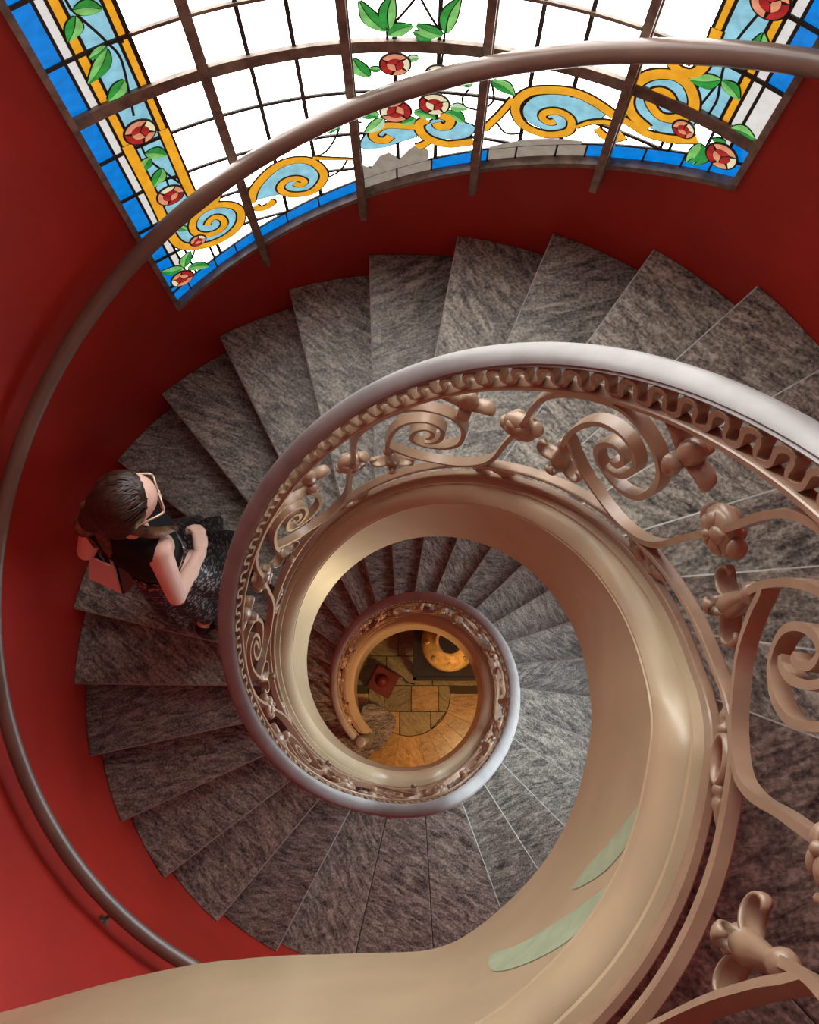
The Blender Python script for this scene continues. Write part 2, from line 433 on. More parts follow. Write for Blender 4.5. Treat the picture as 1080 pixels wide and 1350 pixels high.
# ------------------------------------------------------------------ balustrade
bal = root('balustrade', (0, 0, Z0))
tag(bal, 'taupe painted wrought iron balustrade with scrolls, rosettes and a broad handrail round the well', 'balustrade')
DC = 0.079
bphs = frange(-316, 280, 3) + frange(281.5, 404, 1.5)
def rect(d0, d1, v0, v1, b=.003):
    return [(d0 + b, v0), (d1 - b, v0), (d1, v0 + b), (d1, v1 - b), (d1 - b, v1), (d0 + b, v1), (d0, v1 - b), (d0, v0 + b)]
sweep('bottom_rail', rect(.064, .084, .146, .186), bphs, MT['iron'], bal)
sweep('lower_rail', rect(.066, .094, .262, .284), bphs, MT['iron'], bal)
sweep('upper_rail', rect(.062, .096, .958, .980), bphs, MT['iron'], bal)
hr = [(.072, 1.078), (.070, 1.086), (.074, 1.090), (.073, 1.097), (.079, 1.105), (.090, 1.110), (.104, 1.112), (.118, 1.109), (.128, 1.101), (.131, 1.093), (.130, 1.088), (.134, 1.084), (.132, 1.074), (.12, 1.070), (.082, 1.072)]
o = sweep('handrail', hr, bphs, MT['rail'], bal, True, 50)
def ribbon3(name, pts, hd, ht, material, parent, d=DC, n=6, taper=None):
    """flat bar on edge following pts (phi, v) in the balustrade surface"""
    pp = catmull(pts, n) if n > 1 else pts
    P = [bp(a, d, v) for a, v in pp]; Nn = [frame_at(a)[1] for a, v in pp]
    vs = []; fs = []; L = len(P)
    for i in range(L):
        t = (P[min(i + 1, L - 1)] - P[max(i - 1, 0)]).normalized()
        b = t.cross(Nn[i]).normalized(); k = 1.0
        if taper: k = taper(i / (L - 1))
        for s, q in ((-1, -1), (1, -1), (1, 1), (-1, 1)): vs.append(P[i] + Nn[i] * hd * s * (.5 + .5 * k) + b * ht * q * k)
    for i in range(L - 1):
        for j in range(4): fs.append((i * 4 + j, i * 4 + (j + 1) % 4, i * 4 + 4 + (j + 1) % 4, i * 4 + 4 + j))
    fs.append((0, 1, 2, 3)); fs.append(tuple(4 * (L - 1) + j for j in range(4)))
    return autosmooth(mesh_obj(name, vs, fs, material, parent), 40)
# running S wave under the handrail
WP = 46.0 / 9
def wave(a0, a1):
    pts = []
    n = int(round((a1 - a0) / WP * 22))
    for i in range(n + 1):
        t = 2 * math.pi * i / 22
        pts.append((a0 + WP * t / (2 * math.pi) - .098 * WP * math.sin(2 * t) - .16 * WP * math.sin(t), 1.028 + .040 * math.sin(t)))
    return pts
a = -314.0
while a < 404:
    b = min(a + 46, 404); ribbon3('wave_band', wave(a, b), .013, .0055, MT['iron'], bal, d=.082, n=1); a += 46

S1 = [(0.2, .69), (0.8, .755), (1.4, .839), (3.1, .912), (6.5, .945), (10.9, .951), (15.6, .944), (19.6, .915), (23.8, .860), (27.9, .790), (31.1, .709), (32.5, .623), (31.8, .523), (28.2, .492), (23.6, .529), (20.0, .593), (18.3, .652), (18.4, .703), (20.1, .729), (22.4, .713), (24.2, .664), (23.6, .625), (22.2, .63)]
S2 = [(11.3, .588), (11.1, .683), (12.5, .773), (15.0, .822), (18.8, .819), (22.9, .774), (25.7, .712), (26.9, .65), (26.2, .585), (24.0, .570), (22.0, .59)]
S3 = [(11.15, .665), (12.5, .628), (14.6, .562), (19.3, .448), (25.5, .350), (31.5, .290), (36.6, .284), (40.4, .320), (42.5, .396), (43.6, .5), (45.0, .6), (46, .65)]
def lathe_bm(bm, prof, mtx, seg=10):
    rings = []
    for r_, z in prof:
        rings.append([bm.verts.new(mtx @ Vector((r_ * math.cos(2 * math.pi * k / seg), r_ * math.sin(2 * math.pi * k / seg), z))) for k in range(seg)])
    for i in range(len(rings) - 1):
        for k in range(seg): bm.faces.new((rings[i][k], rings[i][(k + 1) % seg], rings[i + 1][(k + 1) % seg], rings[i + 1][k]))
    bm.faces.new(rings[0][::-1]); bm.faces.new(rings[-1])
def basis(o, z, x):
    z = z.normalized(); x = (x - z * x.dot(z)).normalized(); y = z.cross(x)
    mm = Matrix((x, y, z)).transposed().to_4x4(); mm.translation = o
    return mm
def tang(ph, slope=0.0):
    """unit vectors along the rail, up, out at phi"""
    t = (bp(ph + 1, DC, .5) - bp(ph - 1, DC, .5)).normalized(); n = frame_at(ph)[1]
    u = n.cross(t).normalized()
    if u.z < 0: u = -u
    return t, u, n
def curl_leaf(bm, mtx, L, wid, curl, lift=0.0, seg=9, thick=.004):
    """leaf strip growing along +x then curling back over in the xz plane"""
    rows = []
    pos = Vector((0, 0, 0)); ang = lift
    for i in range(seg + 1):
        t = i / seg
        wd = wid * (0.55 + .75 * math.sin(math.pi * min(1, t * .9 + .12))) * (1 - .55 * max(0, t - .7) / .3)
        nx = Vector((-math.sin(ang), 0, math.cos(ang)))
        row = []
        for s in (-1, -.5, 0, .5, 1):
            row.append((pos + Vector((0, s * wd, 0)) + nx * (.35 * wd * (1 - s * s)), nx))
        rows.append(row)
        ang += curl * (0.15 + 1.7 * t * t) / seg * 1.6
        pos = pos + Vector((math.cos(ang), 0, math.sin(ang))) * (L / seg)
    top = [[bm.verts.new(mtx @ (p + n * thick * .5)) for p, n in r] for r in rows]; bot = [[bm.verts.new(mtx @ (p - n * thick * .5)) for p, n in r] for r in rows]
    for i in range(seg):
        for j in range(4):
            bm.faces.new((top[i][j], top[i + 1][j], top[i + 1][j + 1], top[i][j + 1])); bm.faces.new((bot[i][j], bot[i][j + 1], bot[i + 1][j + 1], bot[i + 1][j]))
        bm.faces.new((top[i][0], bot[i][0], bot[i + 1][0], top[i + 1][0])); bm.faces.new((top[i][4], top[i + 1][4], bot[i + 1][4], bot[i][4]))
    for i in (0, seg):
        for j in range(4): bm.faces.new((top[i][j], top[i][j + 1], bot[i][j + 1], bot[i][j]))
def rosette(ph):
    t, u, n = tang(ph); c = bp(ph, DC, .665)
    bm = bmesh.new()
    prof = [(.008, -.026), (.030, -.024), (.045, -.014), (.050, 0), (.045, .014), (.030, .024), (.008, .026)]
    lathe_bm(bm, prof, basis(c, -n, t), 16)
    o = bm_obj('rosette', bm, MT['iron'], bal, True)
    for k in range(5):     # petals on both faces
        for sgn in (1, -1):
            a = 2 * math.pi * k / 5 + .3; bm = bmesh.new()
            dirv = (t * math.cos(a) + u * math.sin(a)); base = c - n * sgn * .023 + dirv * .006
            curl_leaf(bm, basis(base, -n * sgn, dirv), .040, .0125, -1.3, .12, 7, .006)
            bm_obj('petal', bm, MT['iron'], o, True)
    for s in (1, -1):
        bm = bmesh.new(); bmesh.ops.create_icosphere(bm, subdivisions=2, radius=.010, matrix=Matrix.Translation(c - n * .029 * s)); bm_obj('button', bm, MT['iron'], o, True)
    for s in (1, -1):
        bm = bmesh.new(); mm = basis(c + t * s * .053 + u * (-s) * .010, t, n) @ Matrix.Diagonal((.020, .022, .010, 1))
        bmesh.ops.create_icosphere(bm, subdivisions=2, radius=1, matrix=mm); bm_obj('knob', bm, MT['iron'], o, True)
def collar(bm, c, axis, side, L, r0, r1):
    lathe_bm(bm, [(r0 * .5, 0), (r0 * 1.0, L * .04), (r0 * 1.18, L * .10), (r0 * 1.0, L * .18), (r0 * .72, L * .26), (r1 * .80, L * .55), (r1 * 1.0, L * .78), (r1 * .7, L * .92), (r1 * .2, L)], basis(c, axis, side), 12)
def cluster(ph0, v0, ph1, v1, size, name='leaf_calyx'):
    """calyx growing from (ph0,v0) towards (ph1,v1), leaves curling open at its end"""
    a = bp(ph0, DC, v0); b = bp(ph1, DC, v1); ax = (b - a).normalized(); n = frame_at(ph1)[1]; s = ax.cross(n).normalized()
    L = (b - a).length
    bm = bmesh.new(); collar(bm, a - ax * .012, ax, n, L + .012, .0175 * size, .027 * size)
    o = bm_obj(name, bm, MT['iron'], bal, True)
    for k, (dirv, ln, wd, cu) in enumerate(((s, .108, .0150, 4.5), (-s, .108, .0150, 4.5), (n, .066, .0135, 4.5), (-n, .066, .0135, 4.5))):
        bm = bmesh.new()
        curl_leaf(bm, basis(a + ax * L * .55 + dirv * .008 * size, ax, dirv) @ Matrix.Identity(4), ln * size, wd * size, -cu, 1.15, 14, .006)
        bm_obj('leaf', bm, MT['iron'], o, True)
def ring_link(ph):
    t, u, n = tang(ph); c = bp(ph, .076, .214)
    bm = bmesh.new(); vs = []
    seg, tub = 18, 6
    rings = []
    for i in range(seg):
        a = 2 * math.pi * i / seg; d = t * math.cos(a) * .040 + u * math.sin(a) * .031
        dn = d.normalized(); rings.append([bm.verts.new(c + d + dn * .005 * math.cos(b) + n * .013 * math.sin(b)) for b in [2 * math.pi * k / tub for k in range(tub)]])
    for i in range(seg):
        for k in range(tub): bm.faces.new((rings[i][k], rings[(i + 1) % seg][k], rings[(i + 1) % seg][(k + 1) % tub], rings[i][(k + 1) % tub]))
    o = bm_obj('ring_link', bm, MT['iron'], bal, True)
    for s in (1, -1):
        bm = bmesh.new()
        lathe_bm(bm, [(.010, 0), (.014, .006), (.014, .014), (.009, .018), (.012, .026), (.013, .034), (.008, .044), (.006, .054), (.003, .064), (.001, .068)], basis(c + t * s * .040, t * s, n), 10)
        bm_obj('finial', bm, MT['iron'], o, True)
n_u = 0
base = 212.3 - 46 * 11
while base < 395:
    vis = base > -325 and base + 44 < 405
    if vis:
        tp = lambda x: 1 - .35 * max(0, (x - .85) / .15)
        for S in (S1, S2, S3):
            pts = [(base + a, v) for a, v in S if base + a > -314]
            if len(pts) > 4: ribbon3('scroll', pts, .0145, .0068, MT['iron'], bal, n=5)
        if base + 5 > -310: rosette(base)
        if base + 31 > -310: cluster(base + 31.3, .745, base + 32.4, .90, 1.0)
        if base + 11 > -310: cluster(base + 11.4, .60, base + 12.5, .40, 1.0)
        if base - 3 > -310: ring_link(base - 3.0 if base < 270 else base - 8)
    base += 46
# bottom newel: the foot of the rail curls in on a small post
bm = bmesh.new(); c = bp(-316, .09, 0); c.z = Z0 - 23 * H
lathe_bm(bm, [(.075, 0), (.075, .05), (.05, .08), (.042, .2), (.05, .5), (.045, .9), (.05, 1.0), (.050, 1.05), (.052, 1.075), (.048, 1.085), (.03, 1.09), (.004, 1.092)], Matrix.Translation(c), 20)
bm_obj('newel_post', bm, MT['rail'], bal, True)

# ------------------------------------------------------------------ handrail on the wall
wr = root('wall_handrail', pol(100, 1.52, zt(100)))
tag(wr, 'round brown handrail curving up along the red wall and across the window', 'handrail')
wa = frange(16, 292, 3) + frange(295, 400, 3)
vs = []; fs = []; NS = 14
for a_ in wa:
    z = zt(a_) + 1.055
    for k in range(NS):
        b = 2 * math.pi * k / NS; q = .029 * (1 + (.16 if k in (0, 7) else 0))
        vs.append(pol(a_, 1.520 + q * math.cos(b), z + .034 * math.sin(b)))
for i in range(len(wa) - 1):
    for k in range(NS): fs.append((i * NS + k, i * NS + (k + 1) % NS, i * NS + NS + (k + 1) % NS, i * NS + NS + k))
fs.append(tuple(range(NS))); fs.append(tuple((len(wa) - 1) * NS + k for k in range(NS)))
autosmooth(mesh_obj('rail', vs, fs, MT['wrail'], wr), 60)
for a_ in (50, 232, 268, 300):
    bm = bmesh.new()
    lathe_bm(bm, [(.026, 0), (.026, .006), (.008, .010), (.008, .075)], basis(pol(a_, R, zt(a_) + .99), -pol(a_, 1, 0) + Vector((0, 0, .35)), Vector((0, 0, 1))), 10)
    bm_obj('bracket', bm, MT['wrail'], wr, True)

# ------------------------------------------------------------------ stained glass window
win = root('window_1', pol(182, R, Z0 + 2.6)); tag(win, 'tall curved stained glass window with blue and amber border, roses and scrolls', None, None, 'structure')
RG = R + .020
def curved(name, poly, r0, r1, material, parent, sub=None):
    """plate bounded by poly (phi,z), wrapped on the wall cylinder"""
    n = len(poly)
    vs = [cyl(a_, r0, z) for a_, z in poly] + [cyl(a_, r1, z) for a_, z in poly]
    fs = [tuple(range(n)), tuple(range(2 * n - 1, n - 1, -1))] + [(i, (i + 1) % n, n + (i + 1) % n, n + i) for i in range(n)]
    return mesh_obj(name, vs, fs, material, parent)
def strip(name, lo, hi, r0, r1, material, parent):
    """plate between two polylines of (phi,z), same length"""
    n = len(lo); vs = []; fs = []
    for (a_, z), (b_, y) in zip(lo, hi): vs += [cyl(a_, r0, z), cyl(b_, r0, y), cyl(b_, r1, y), cyl(a_, r1, z)]
    for i in range(n - 1):
        for j in range(4): fs.append((4 * i + j, 4 * i + (j + 1) % 4, 4 * i + 4 + (j + 1) % 4, 4 * i + 4 + j))
    fs.append((0, 1, 2, 3)); fs.append(tuple(4 * (n - 1) + j for j in range(4)))
    return mesh_obj(name, vs, fs, material, parent)
def cellpane(a0, a1, zl0, zl1, zh, material, name='pane'):
    A = frange(a0, a1, 1.6); ins = .0025
    dA = math.degrees(ins / RG); A = frange(a0 + dA, a1 - dA, 1.6)
    f = lambda a_: zl0 + (zl1 - zl0) * (a_ - a0) / (a1 - a0) + ins
    lo = [(a_, min(f(a_), zh - .004)) for a_ in A]; hi = [(a_, zh - ins) for a_ in A]
    return strip(name, lo, hi, RG, RG + .006, material, win)
cols = [(147.35, 149.35, 'g_blue'), (149.35, 150.4, 'g_grey'), (150.4, 151.5, 'g_gold'), (151.5, 154.55, 'g_sky'), (154.55, 155.55, 'g_gold'),
        (155.55, 160.9, 'g_white'), (160.9, 165.5, 'g_white'), (165.5, 170.05, 'g_white'), (170.05, 175.1, 'g_white'), (175.1, 179.9, 'g_white'), (179.9, 184.3, 'g_white'), (184.3, 189.2, 'g_white'),
        (189.2, 193.8, 'g_white'), (193.8, 198.2, 'g_white'), (198.2, 203.45, 'g_white'), (203.45, 208.55, 'g_white'),
        (208.55, 209.45, 'g_gold'), (209.45, 212.7, 'g_sky'), (212.7, 213.65, 'g_gold'), (213.65, 214.8, 'g_grey'), (214.8, 216.85, 'g_blue')]
rows = [2.18, 2.38, 2.58, 2.78, 2.97, 3.17, 3.37, 3.57, 3.78, 4.0, 4.45, 5.0, 5.6, WTOP]
BH = .075
for a0, a1, mk in cols:
    inner_band = mk in ('g_sky', 'g_gold')
    for z0, z1 in zip(rows, rows[1:]):
        bl0, bl1 = max(z0, zb(a0) + BH), max(z0, zb(a1) + BH)
        if z1 - max(bl0, bl1) < .012:
            if z1 - min(bl0, bl1) < .03: continue
            bl0, bl1 = min(bl0, z1 - .006), min(bl1, z1 - .006)
        k = mk
        am = (a0 + a1) / 2
        # the vertical bands stop above the corner ornaments
        if am < 156:
            if mk == 'g_gold' and am > 154 and z0 < 2.9: k = 'g_sky' if z0 > 2.5 else 'g_white'
            if mk == 'g_gold' and am < 152 and z0 < 2.7: k = 'g_white'
            if mk == 'g_sky' and z0 < 2.5: k = 'g_white'
        if am > 208 and z0 < 3.45:
            if mk in ('g_gold', 'g_sky'): k = 'g_sky' if (am < 212.7 and z0 > 3.3) else ('g_gold' if am > 212.7 and z0 > 3.3 else 'g_white')
            if mk == 'g_blue' and 3.3 < z0 < 3.5: k = 'g_grey'
        if mk == 'g_white' and am < 160 and z0 < 3.6: k = 'g_white'
        cellpane(a0, a1, bl0, bl1, z1, MT[k])
# border along the sloping sill
BB = [147.35, 149.9, 154.4, 157.6, 160.9, 165.2, 169.6, 175.1, 179.7, 183.9, 188.6, 190.4, 193.6, 198.0, 201.2, 203.45, 207.3, 211.2, 214.0, 216.85]
for i, (a0, a1) in enumerate(zip(BB, BB[1:])):
    k = 'g_blue'
    if 175 < a0 < 183.5 or 190 < a0 < 200: k = 'g_board'
    A = frange(a0 + .09, a1 - .09, 1.6)
    strip('border_pane', [(a_, zb(a_) + .004) for a_ in A], [(a_, zb(a_) + BH - .003) for a_ in A], RG, RG + .006, MT[k], win)
# broken lower panes closed with dusty board
A = frange(175.4, 183.5, 1.2); strip('board_patch', [(a_, zb(a_) + BH) for a_ in A], [(a_, zb(a_) + BH + .08 + .035 * math.sin(a_ * 1.7)) for a_ in A], RG - .006, RG - .001, MT['g_board'], win)
A = frange(190.5, 200.5, 1.2); strip('board_patch', [(a_, zb(a_) + BH) for a_ in A], [(a_, zb(a_) + BH + .012 + .02 * math.sin((a_ - 190.5) * .3)) for a_ in A], RG - .006, RG - .001, MT['g_board'], win)
# lead lines of the grid
def came_v(a_, z0, z1, wd=.0045, r0=RG - .005, r1=RG + .008, name='lead_came', material=None):
    d = math.degrees(wd / RG)
    return strip(name, [(a_ - d, z0), (a_ - d, z1)], [(a_ + d, z0), (a_ + d, z1)], r0, r1, material or MT['lead'], win)
for a0, a1, mk in cols[1:]:
    if min(abs(a0 - q) for q in (160.9, 175.1, 189.2, 203.45)) < .1: continue
    came_v(a0, zb(a0) + BH, WTOP, .0045 if mk != 'g_white' else .0062)
for z in rows[1:-1]:
    if abs(z - 3.37) < .01: continue
    a_hi = 216.85
    a_max = min(a_hi, FB - D2 + (z - .465 - BH) / H * D2) if z - .465 < 22 * H else a_hi
    A = frange(147.35, min(a_hi, a_max), 2)
    strip('lead_came', [(a_, z - .006) for a_ in A], [(a_, z + .006) for a_ in A], RG - .005, RG + .008, MT['lead'], win)
A = frange(147.35, 216.85, 2)
strip('lead_came', [(a_, zb(a_) + BH - .004) for a_ in A], [(a_, zb(a_) + BH + .004) for a_ in A], RG - .005, RG + .008, MT['lead'], win)
for a_ in BB[1:-1]: came_v(a_, zb(a_), zb(a_) + BH, .003)
# iron frame, mullions and transoms
A = frange(147.0, 217.2, 2)
strip('frame_sill', [(a_, zb(a_) - .012) for a_ in A], [(a_, zb(a_) + .010) for a_ in A], R - .012, RG + .012, MT['frame'], win)
strip('frame_head', [(a_, WTOP - .02) for a_ in A], [(a_, WTOP + .012) for a_ in A], R - .012, RG + .012, MT['frame'], win)
for a_ in (147.15, 217.05): came_v(a_, zb(a_) - .01, WTOP, .010, R - .008, RG + .012, 'frame_jamb', MT['frame'])
for a_ in (160.9, 175.1, 189.2, 203.45):
    m_ = came_v(a_, zb(a_) - .10, WTOP, .011, R - .042, R - .018, 'mullion', MT['frame'])
    came_v(a_, zb(a_) - .10, WTOP, .016, R - .017, RG + .012, 'mullion', MT['frame'])
for z in (3.37, 4.45, 5.6):
    strip('transom', [(a_, z - .026) for a_ in A], [(a_, z + .018) for a_ in A], RG - .013, RG + .012, MT['frame'], win)
strip('glazing_bar', [(a_, 3.568) for a_ in frange(155.6, 208.5, 2)], [(a_, 3.580) for a_ in frange(155.6, 208.5, 2)], RG - .009, RG + .012, MT['frame'], win)

# ---- ornaments of coloured glass, each edged in lead
RO = RG - .0105      # front of the ornament layer
def offs(pp, wfun):
    """left and right flanks of a polyline given in (phi,z)"""
    k = math.radians(1) * RG; lo = []; hi = []; n = len(pp)
    for i in range(n):
        x0, y0 = pp[max(i - 1, 0)]; x1, y1 = pp[min(i + 1, n - 1)]
        tx, ty = (x1 - x0) * k, y1 - y0; l = math.hypot(tx, ty) or 1
        wv = wfun(i / (n - 1)); nx, ny = -ty / l * wv, tx / l * wv
        lo.append((pp[i][0] + nx / k, pp[i][1] + ny)); hi.append((pp[i][0] - nx / k, pp[i][1] - ny))
    return lo, hi
LAY = [0]
def layer():
    LAY[0] = (LAY[0] + 1) % 7; return LAY[0] * .00012
def gold(pts, w0=.018, w1=.018, material='g_gold', n=5, name='scroll_piece'):
    pp = catmull(pts, n); e = layer()
    f = lambda t: w0 + (w1 - w0) * t
    lo, hi = offs(pp, f); o = strip(name, lo, hi, RO + e, RO + .003, MT[material], win)
    lo, hi = offs(pp, lambda t: f(t) + .0065); strip('lead_came', lo, hi, RO + .003 + e, RO + .0048, MT['lead'], o)
    return o
def leaf(b, t, wd=.022, m1='g_green', m2='g_green2', bend=0.15):
    k = math.radians(1) * RG; (x0, y0), (x1, y1) = b, t
    tx, ty = (x1 - x0) * k, y1 - y0; l = math.hypot(tx, ty); nx, ny = -ty / l, tx / l
    mid = []; up = []; dn = []; n = 10
    for i in range(n + 1):
        s = i / n; q = math.sin(math.pi * s ** .85) ; cx = tx * s + nx * bend * l * math.sin(math.pi * s) * .5; cy = ty * s + ny * bend * l * math.sin(math.pi * s) * .5
        P = lambda dx: (x0 + (cx + nx * dx) / k, y0 + cy + ny * dx)
        mid.append(P(0)); up.append((P(.0020), P(wd * q + .0022))); dn.append((P(-.0020), P(-wd * q - .0022)))
    e = layer()
    root_ = strip('leaf_piece', [u[0] for u in up], [u[1] for u in up], RO + e, RO + .003, MT[m1], win)
    strip('leaf_half', [d[0] for d in dn], [d[1] for d in dn], RO + e, RO + .003, MT[m2], root_)
    bk_lo = []; bk_hi = []
    for i in range(n + 1):
        s = i / n; q = math.sin(math.pi * s ** .85); cx = tx * s + nx * bend * l * math.sin(math.pi * s) * .5; cy = ty * s + ny * bend * l * math.sin(math.pi * s) * .5
        P = lambda dx: (x0 + (cx + nx * dx) / k, y0 + cy + ny * dx)
        bk_lo.append(P(wd * q + .0065)); bk_hi.append(P(-wd * q - .0065))
    strip('lead_came', bk_lo, bk_hi, RO + .003 + e, RO + .0048, MT['lead'], root_)
def vine(pts, wd=.0034):
    pp = catmull(pts, 5); lo, hi = offs(pp, lambda t: wd); strip('lead_came', lo, hi, RO + .003, RO + .0055, MT['lead'], win)
def rose(c, r_, tilt=0.0, pale='g_pink', sq=1.0):
    k = math.radians(1) * RG
    def ring(rr, a0, a1, n=10, dx=0, dy=0):
        return [(c[0] + (rr * math.cos(a0 + (a1 - a0) * i / n + tilt) + dx) / k, c[1] + (rr * math.sin(a0 + (a1 - a0) * i / n + tilt) + dy) * sq) for i in range(n + 1)]
    base_ = curved('rose', ring(r_ + .006, 0, 2 * math.pi * 23 / 24, 23), RO - .0022, RO + .0015, MT['lead'], win)
    tw = 2 * math.pi
    for i, (a0, a1, mm_) in enumerate(((.05, .34, pale), (.36, .64, 'g_red'), (.66, .82, pale), (.84, 1.03, 'g_cream'))):
        strip('petal', ring(r_, a0 * tw, a1 * tw), ring(r_ * .62, a0 * tw + .25, a1 * tw - .05), RO - .0042, RO - .0023, MT[mm_], base_)
    for i, (a0, a1, mm_) in enumerate(((.0, .30, 'g_red'), (.33, .62, pale), (.65, .97, 'g_red'))):
        strip('petal', ring(r_ * .57, a0 * tw + .5, a1 * tw + .5), ring(r_ * .08, a0 * tw + .9, a1 * tw + .2), RO - .0042, RO - .0023, MT[mm_], base_)
def fill(pts, material, name='glass_fill', n=3):
    pp = catmull(pts, n, True); cx = sum(p[0] for p in pp) / len(pp); cy = sum(p[1] for p in pp) / len(pp)
    m_ = len(pp); r0 = RO + .0052; r1 = RO + .0078
    vs = [cyl(a_, r0, z) for a_, z in pp] + [cyl(cx, r0, cy)]
    fs = [(i, (i + 1) % m_, m_) for i in range(m_)]
    vs += [cyl(a_, r1, z) for a_, z in pp]; fs += [(i, (i + 1) % m_, m_ + 1 + (i + 1) % m_, m_ + 1 + i) for i in range(m_)]
    o = mesh_obj(name, vs, fs, MT[material], win)
    kk = math.radians(1) * RG; big = []
    for a_, z in pp:
        dx, dy = (a_ - cx) * kk, z - cy; l = math.hypot(dx, dy) or 1; big.append((a_ + dx / l * .007 / kk, z + dy / l * .007))
    vs = [cyl(a_, r1 + .0002, z) for a_, z in big] + [cyl(cx, r1 + .0002, cy)] + [cyl(a_, r1 + .002, z) for a_, z in big]
    mesh_obj('lead_came', vs, [(i, (i + 1) % m_, m_) for i in range(m_)] + [(i, (i + 1) % m_, m_ + 1 + (i + 1) % m_, m_ + 1 + i) for i in range(m_)], MT['lead'], o)
# left corner
fill([(151.2, 2.95), (150.9, 2.7), (152.5, 2.6), (155, 2.56), (158, 2.58), (159.6, 2.66), (158, 2.74), (155, 2.78), (154.6, 2.95)], 'g_sky')
gold([(155.05, 3.2), (155.0, 2.94), (155.1, 2.84), (154.9, 2.79), (155.7, 2.765), (156.7, 2.77), (157.6, 2.79), (157.6, 2.83), (156.8, 2.84), (156.3, 2.81)], .014, .012)
gold([(150.95, 3.2), (150.95, 2.93), (150.8, 2.72), (151.2, 2.62), (152.6, 2.57), (154.8, 2.54), (157.3, 2.55), (159.2, 2.6), (159.8, 2.67), (159.1, 2.72), (157.6, 2.75), (156.0, 2.755), (154.5, 2.735), (153.6, 2.69), (153.7, 2.64), (154.8, 2.605), (156.4, 2.60), (157.4, 2.63), (157.3, 2.67), (156.6, 2.69), (155.8, 2.68), (155.3, 2.66)], .0155, .010)
# second scroll
fill([(161.7, 2.71), (163.9, 2.8), (166.5, 2.85), (169.5, 2.84), (170.4, 2.77), (169, 2.70), (166, 2.70), (164, 2.70)], 'g_sky')
gold([(161.3, 2.7), (162.2, 2.77), (163.9, 2.83), (165.8, 2.87), (167.7, 2.88), (169.5, 2.86), (170.6, 2.81), (170.8, 2.76), (170.0, 2.71), (168.8, 2.68), (167.2, 2.68), (165.9, 2.70), (165.3, 2.735), (165.7, 2.765), (166.6, 2.78), (167.7, 2.775), (168.4, 2.75), (167.8, 2.735), (167.2, 2.75)], .015, .010)
gold([(169.9, 2.875), (172.2, 2.855), (174.6, 2.84)], .006, .003)
gold([(161.7, 2.675), (162.2, 2.65), (163.0, 2.65), (163.9, 2.665), (163.5, 2.68)], .012, .012)
# middle scrolls
fill([(175.6, 2.90), (177.0, 2.99), (179.5, 3.01), (182, 3.0), (182.0, 2.95), (180, 2.92), (178, 2.89)], 'g_sky')
gold([(182.0, 3.005), (180.3, 3.01), (178.5, 3.01), (177.2, 2.975), (177.4, 2.945), (178.4, 2.935), (179.1, 2.955)], .012, .014)
fill([(183.0, 2.98), (184.5, 2.95), (187.5, 2.96), (188.6, 3.02), (186.5, 3.04), (184, 3.04)], 'g_sky')
gold([(188.6, 2.955), (187.0, 2.935), (185.5, 2.925), (183.6, 2.945), (182.6, 2.98), (182.4, 3.02), (183.2, 3.045)], .014, .014)
gold([(184.7, 3.07), (185.8, 3.055), (185.6, 3.02), (184.7, 3.012), (184.3, 3.03)], .014, .014)
gold([(182.2, 2.90), (182.9, 2.915), (183.4, 2.93)], .014, .010)
# right scroll
fill([(193.6, 3.16), (195, 3.22), (198.5, 3.25), (202, 3.22), (199.5, 3.14), (197, 3.08), (194.2, 3.10)], 'g_sky')
gold([(203.0, 3.235), (200.4, 3.265), (198.3, 3.275), (196.1, 3.262), (194.0, 3.235), (192.9, 3.19), (192.75, 3.14), (193.5, 3.09), (194.8, 3.065), (196.5, 3.06), (198.0, 3.08), (198.9, 3.11), (198.8, 3.155), (197.9, 3.175), (196.8, 3.175), (195.8, 3.155), (195.8, 3.13), (196.6, 3.12), (197.1, 3.13)], .0145, .010)
gold([(192.3, 3.19), (191.2, 3.11), (189.6, 3.02)], .008, .010)
gold([(199.4, 3.13), (200.7, 3.17), (202.3, 3.195), (203.6, 3.20)], .004, .010)
gold([(201.6, 3.155), (202.6, 3.135), (203.6, 3.14), (204.4, 3.17)], .010, .018)
# right corner
fill([(203.9, 3.33), (205, 3.42), (208, 3.45), (210, 3.40), (210.5, 3.30), (208, 3.24), (205.2, 3.26)], 'g_sky')
gold([(202.6, 3.245), (205.0, 3.225), (206.9, 3.215), (209.5, 3.24), (211.6, 3.285)], .010, .014)
gold([(209.0, 3.66), (209.15, 3.59), (209.2, 3.54), (208.6, 3.5), (207.4, 3.49), (206.4, 3.505), (206.2, 3.535), (206.9, 3.555), (207.7, 3.545), (207.4, 3.52)], .014, .012)
gold([(206.6, 3.235), (204.7, 3.265), (203.8, 3.31), (203.8, 3.37), (204.8, 3.43), (206.7, 3.465), (208.4, 3.46), (209.6, 3.42), (210.1, 3.37)], .015, .015)
gold([(210.0, 3.36), (208.5, 3.315), (207.2, 3.305), (205.9, 3.335), (205.7, 3.37), (206.4, 3.395), (207.3, 3.395), (208.0, 3.375)], .014, .010)
for c_, r_, tl, pk in (((152.75, 3.235), .045, .6, 'g_pink'), ((152.8, 2.905), .043, 2.0, 'g_pink'), ((153.5, 2.60), .027, 1.0, 'g_pink'), ((149.5, 2.415), .042, 3.6, 'g_pink'), ((179.9, 3.295), .042, .4, 'g_pink'),
                       ((179.8, 3.085), .046, 3.3, 'g_pink'), ((184.0, 3.125), .044, .2, 'g_cream'), ((184.3, 3.26), .034, 2.2, 'g_pink'), ((209.95, 3.30), .030, 1.2, 'g_pink'), ((214.5, 3.275), .044, .3, 'g_pink'), ((212.0, 3.80), .044, 2.6, 'g_pink')):
    rose(c_, r_, tl, pk)
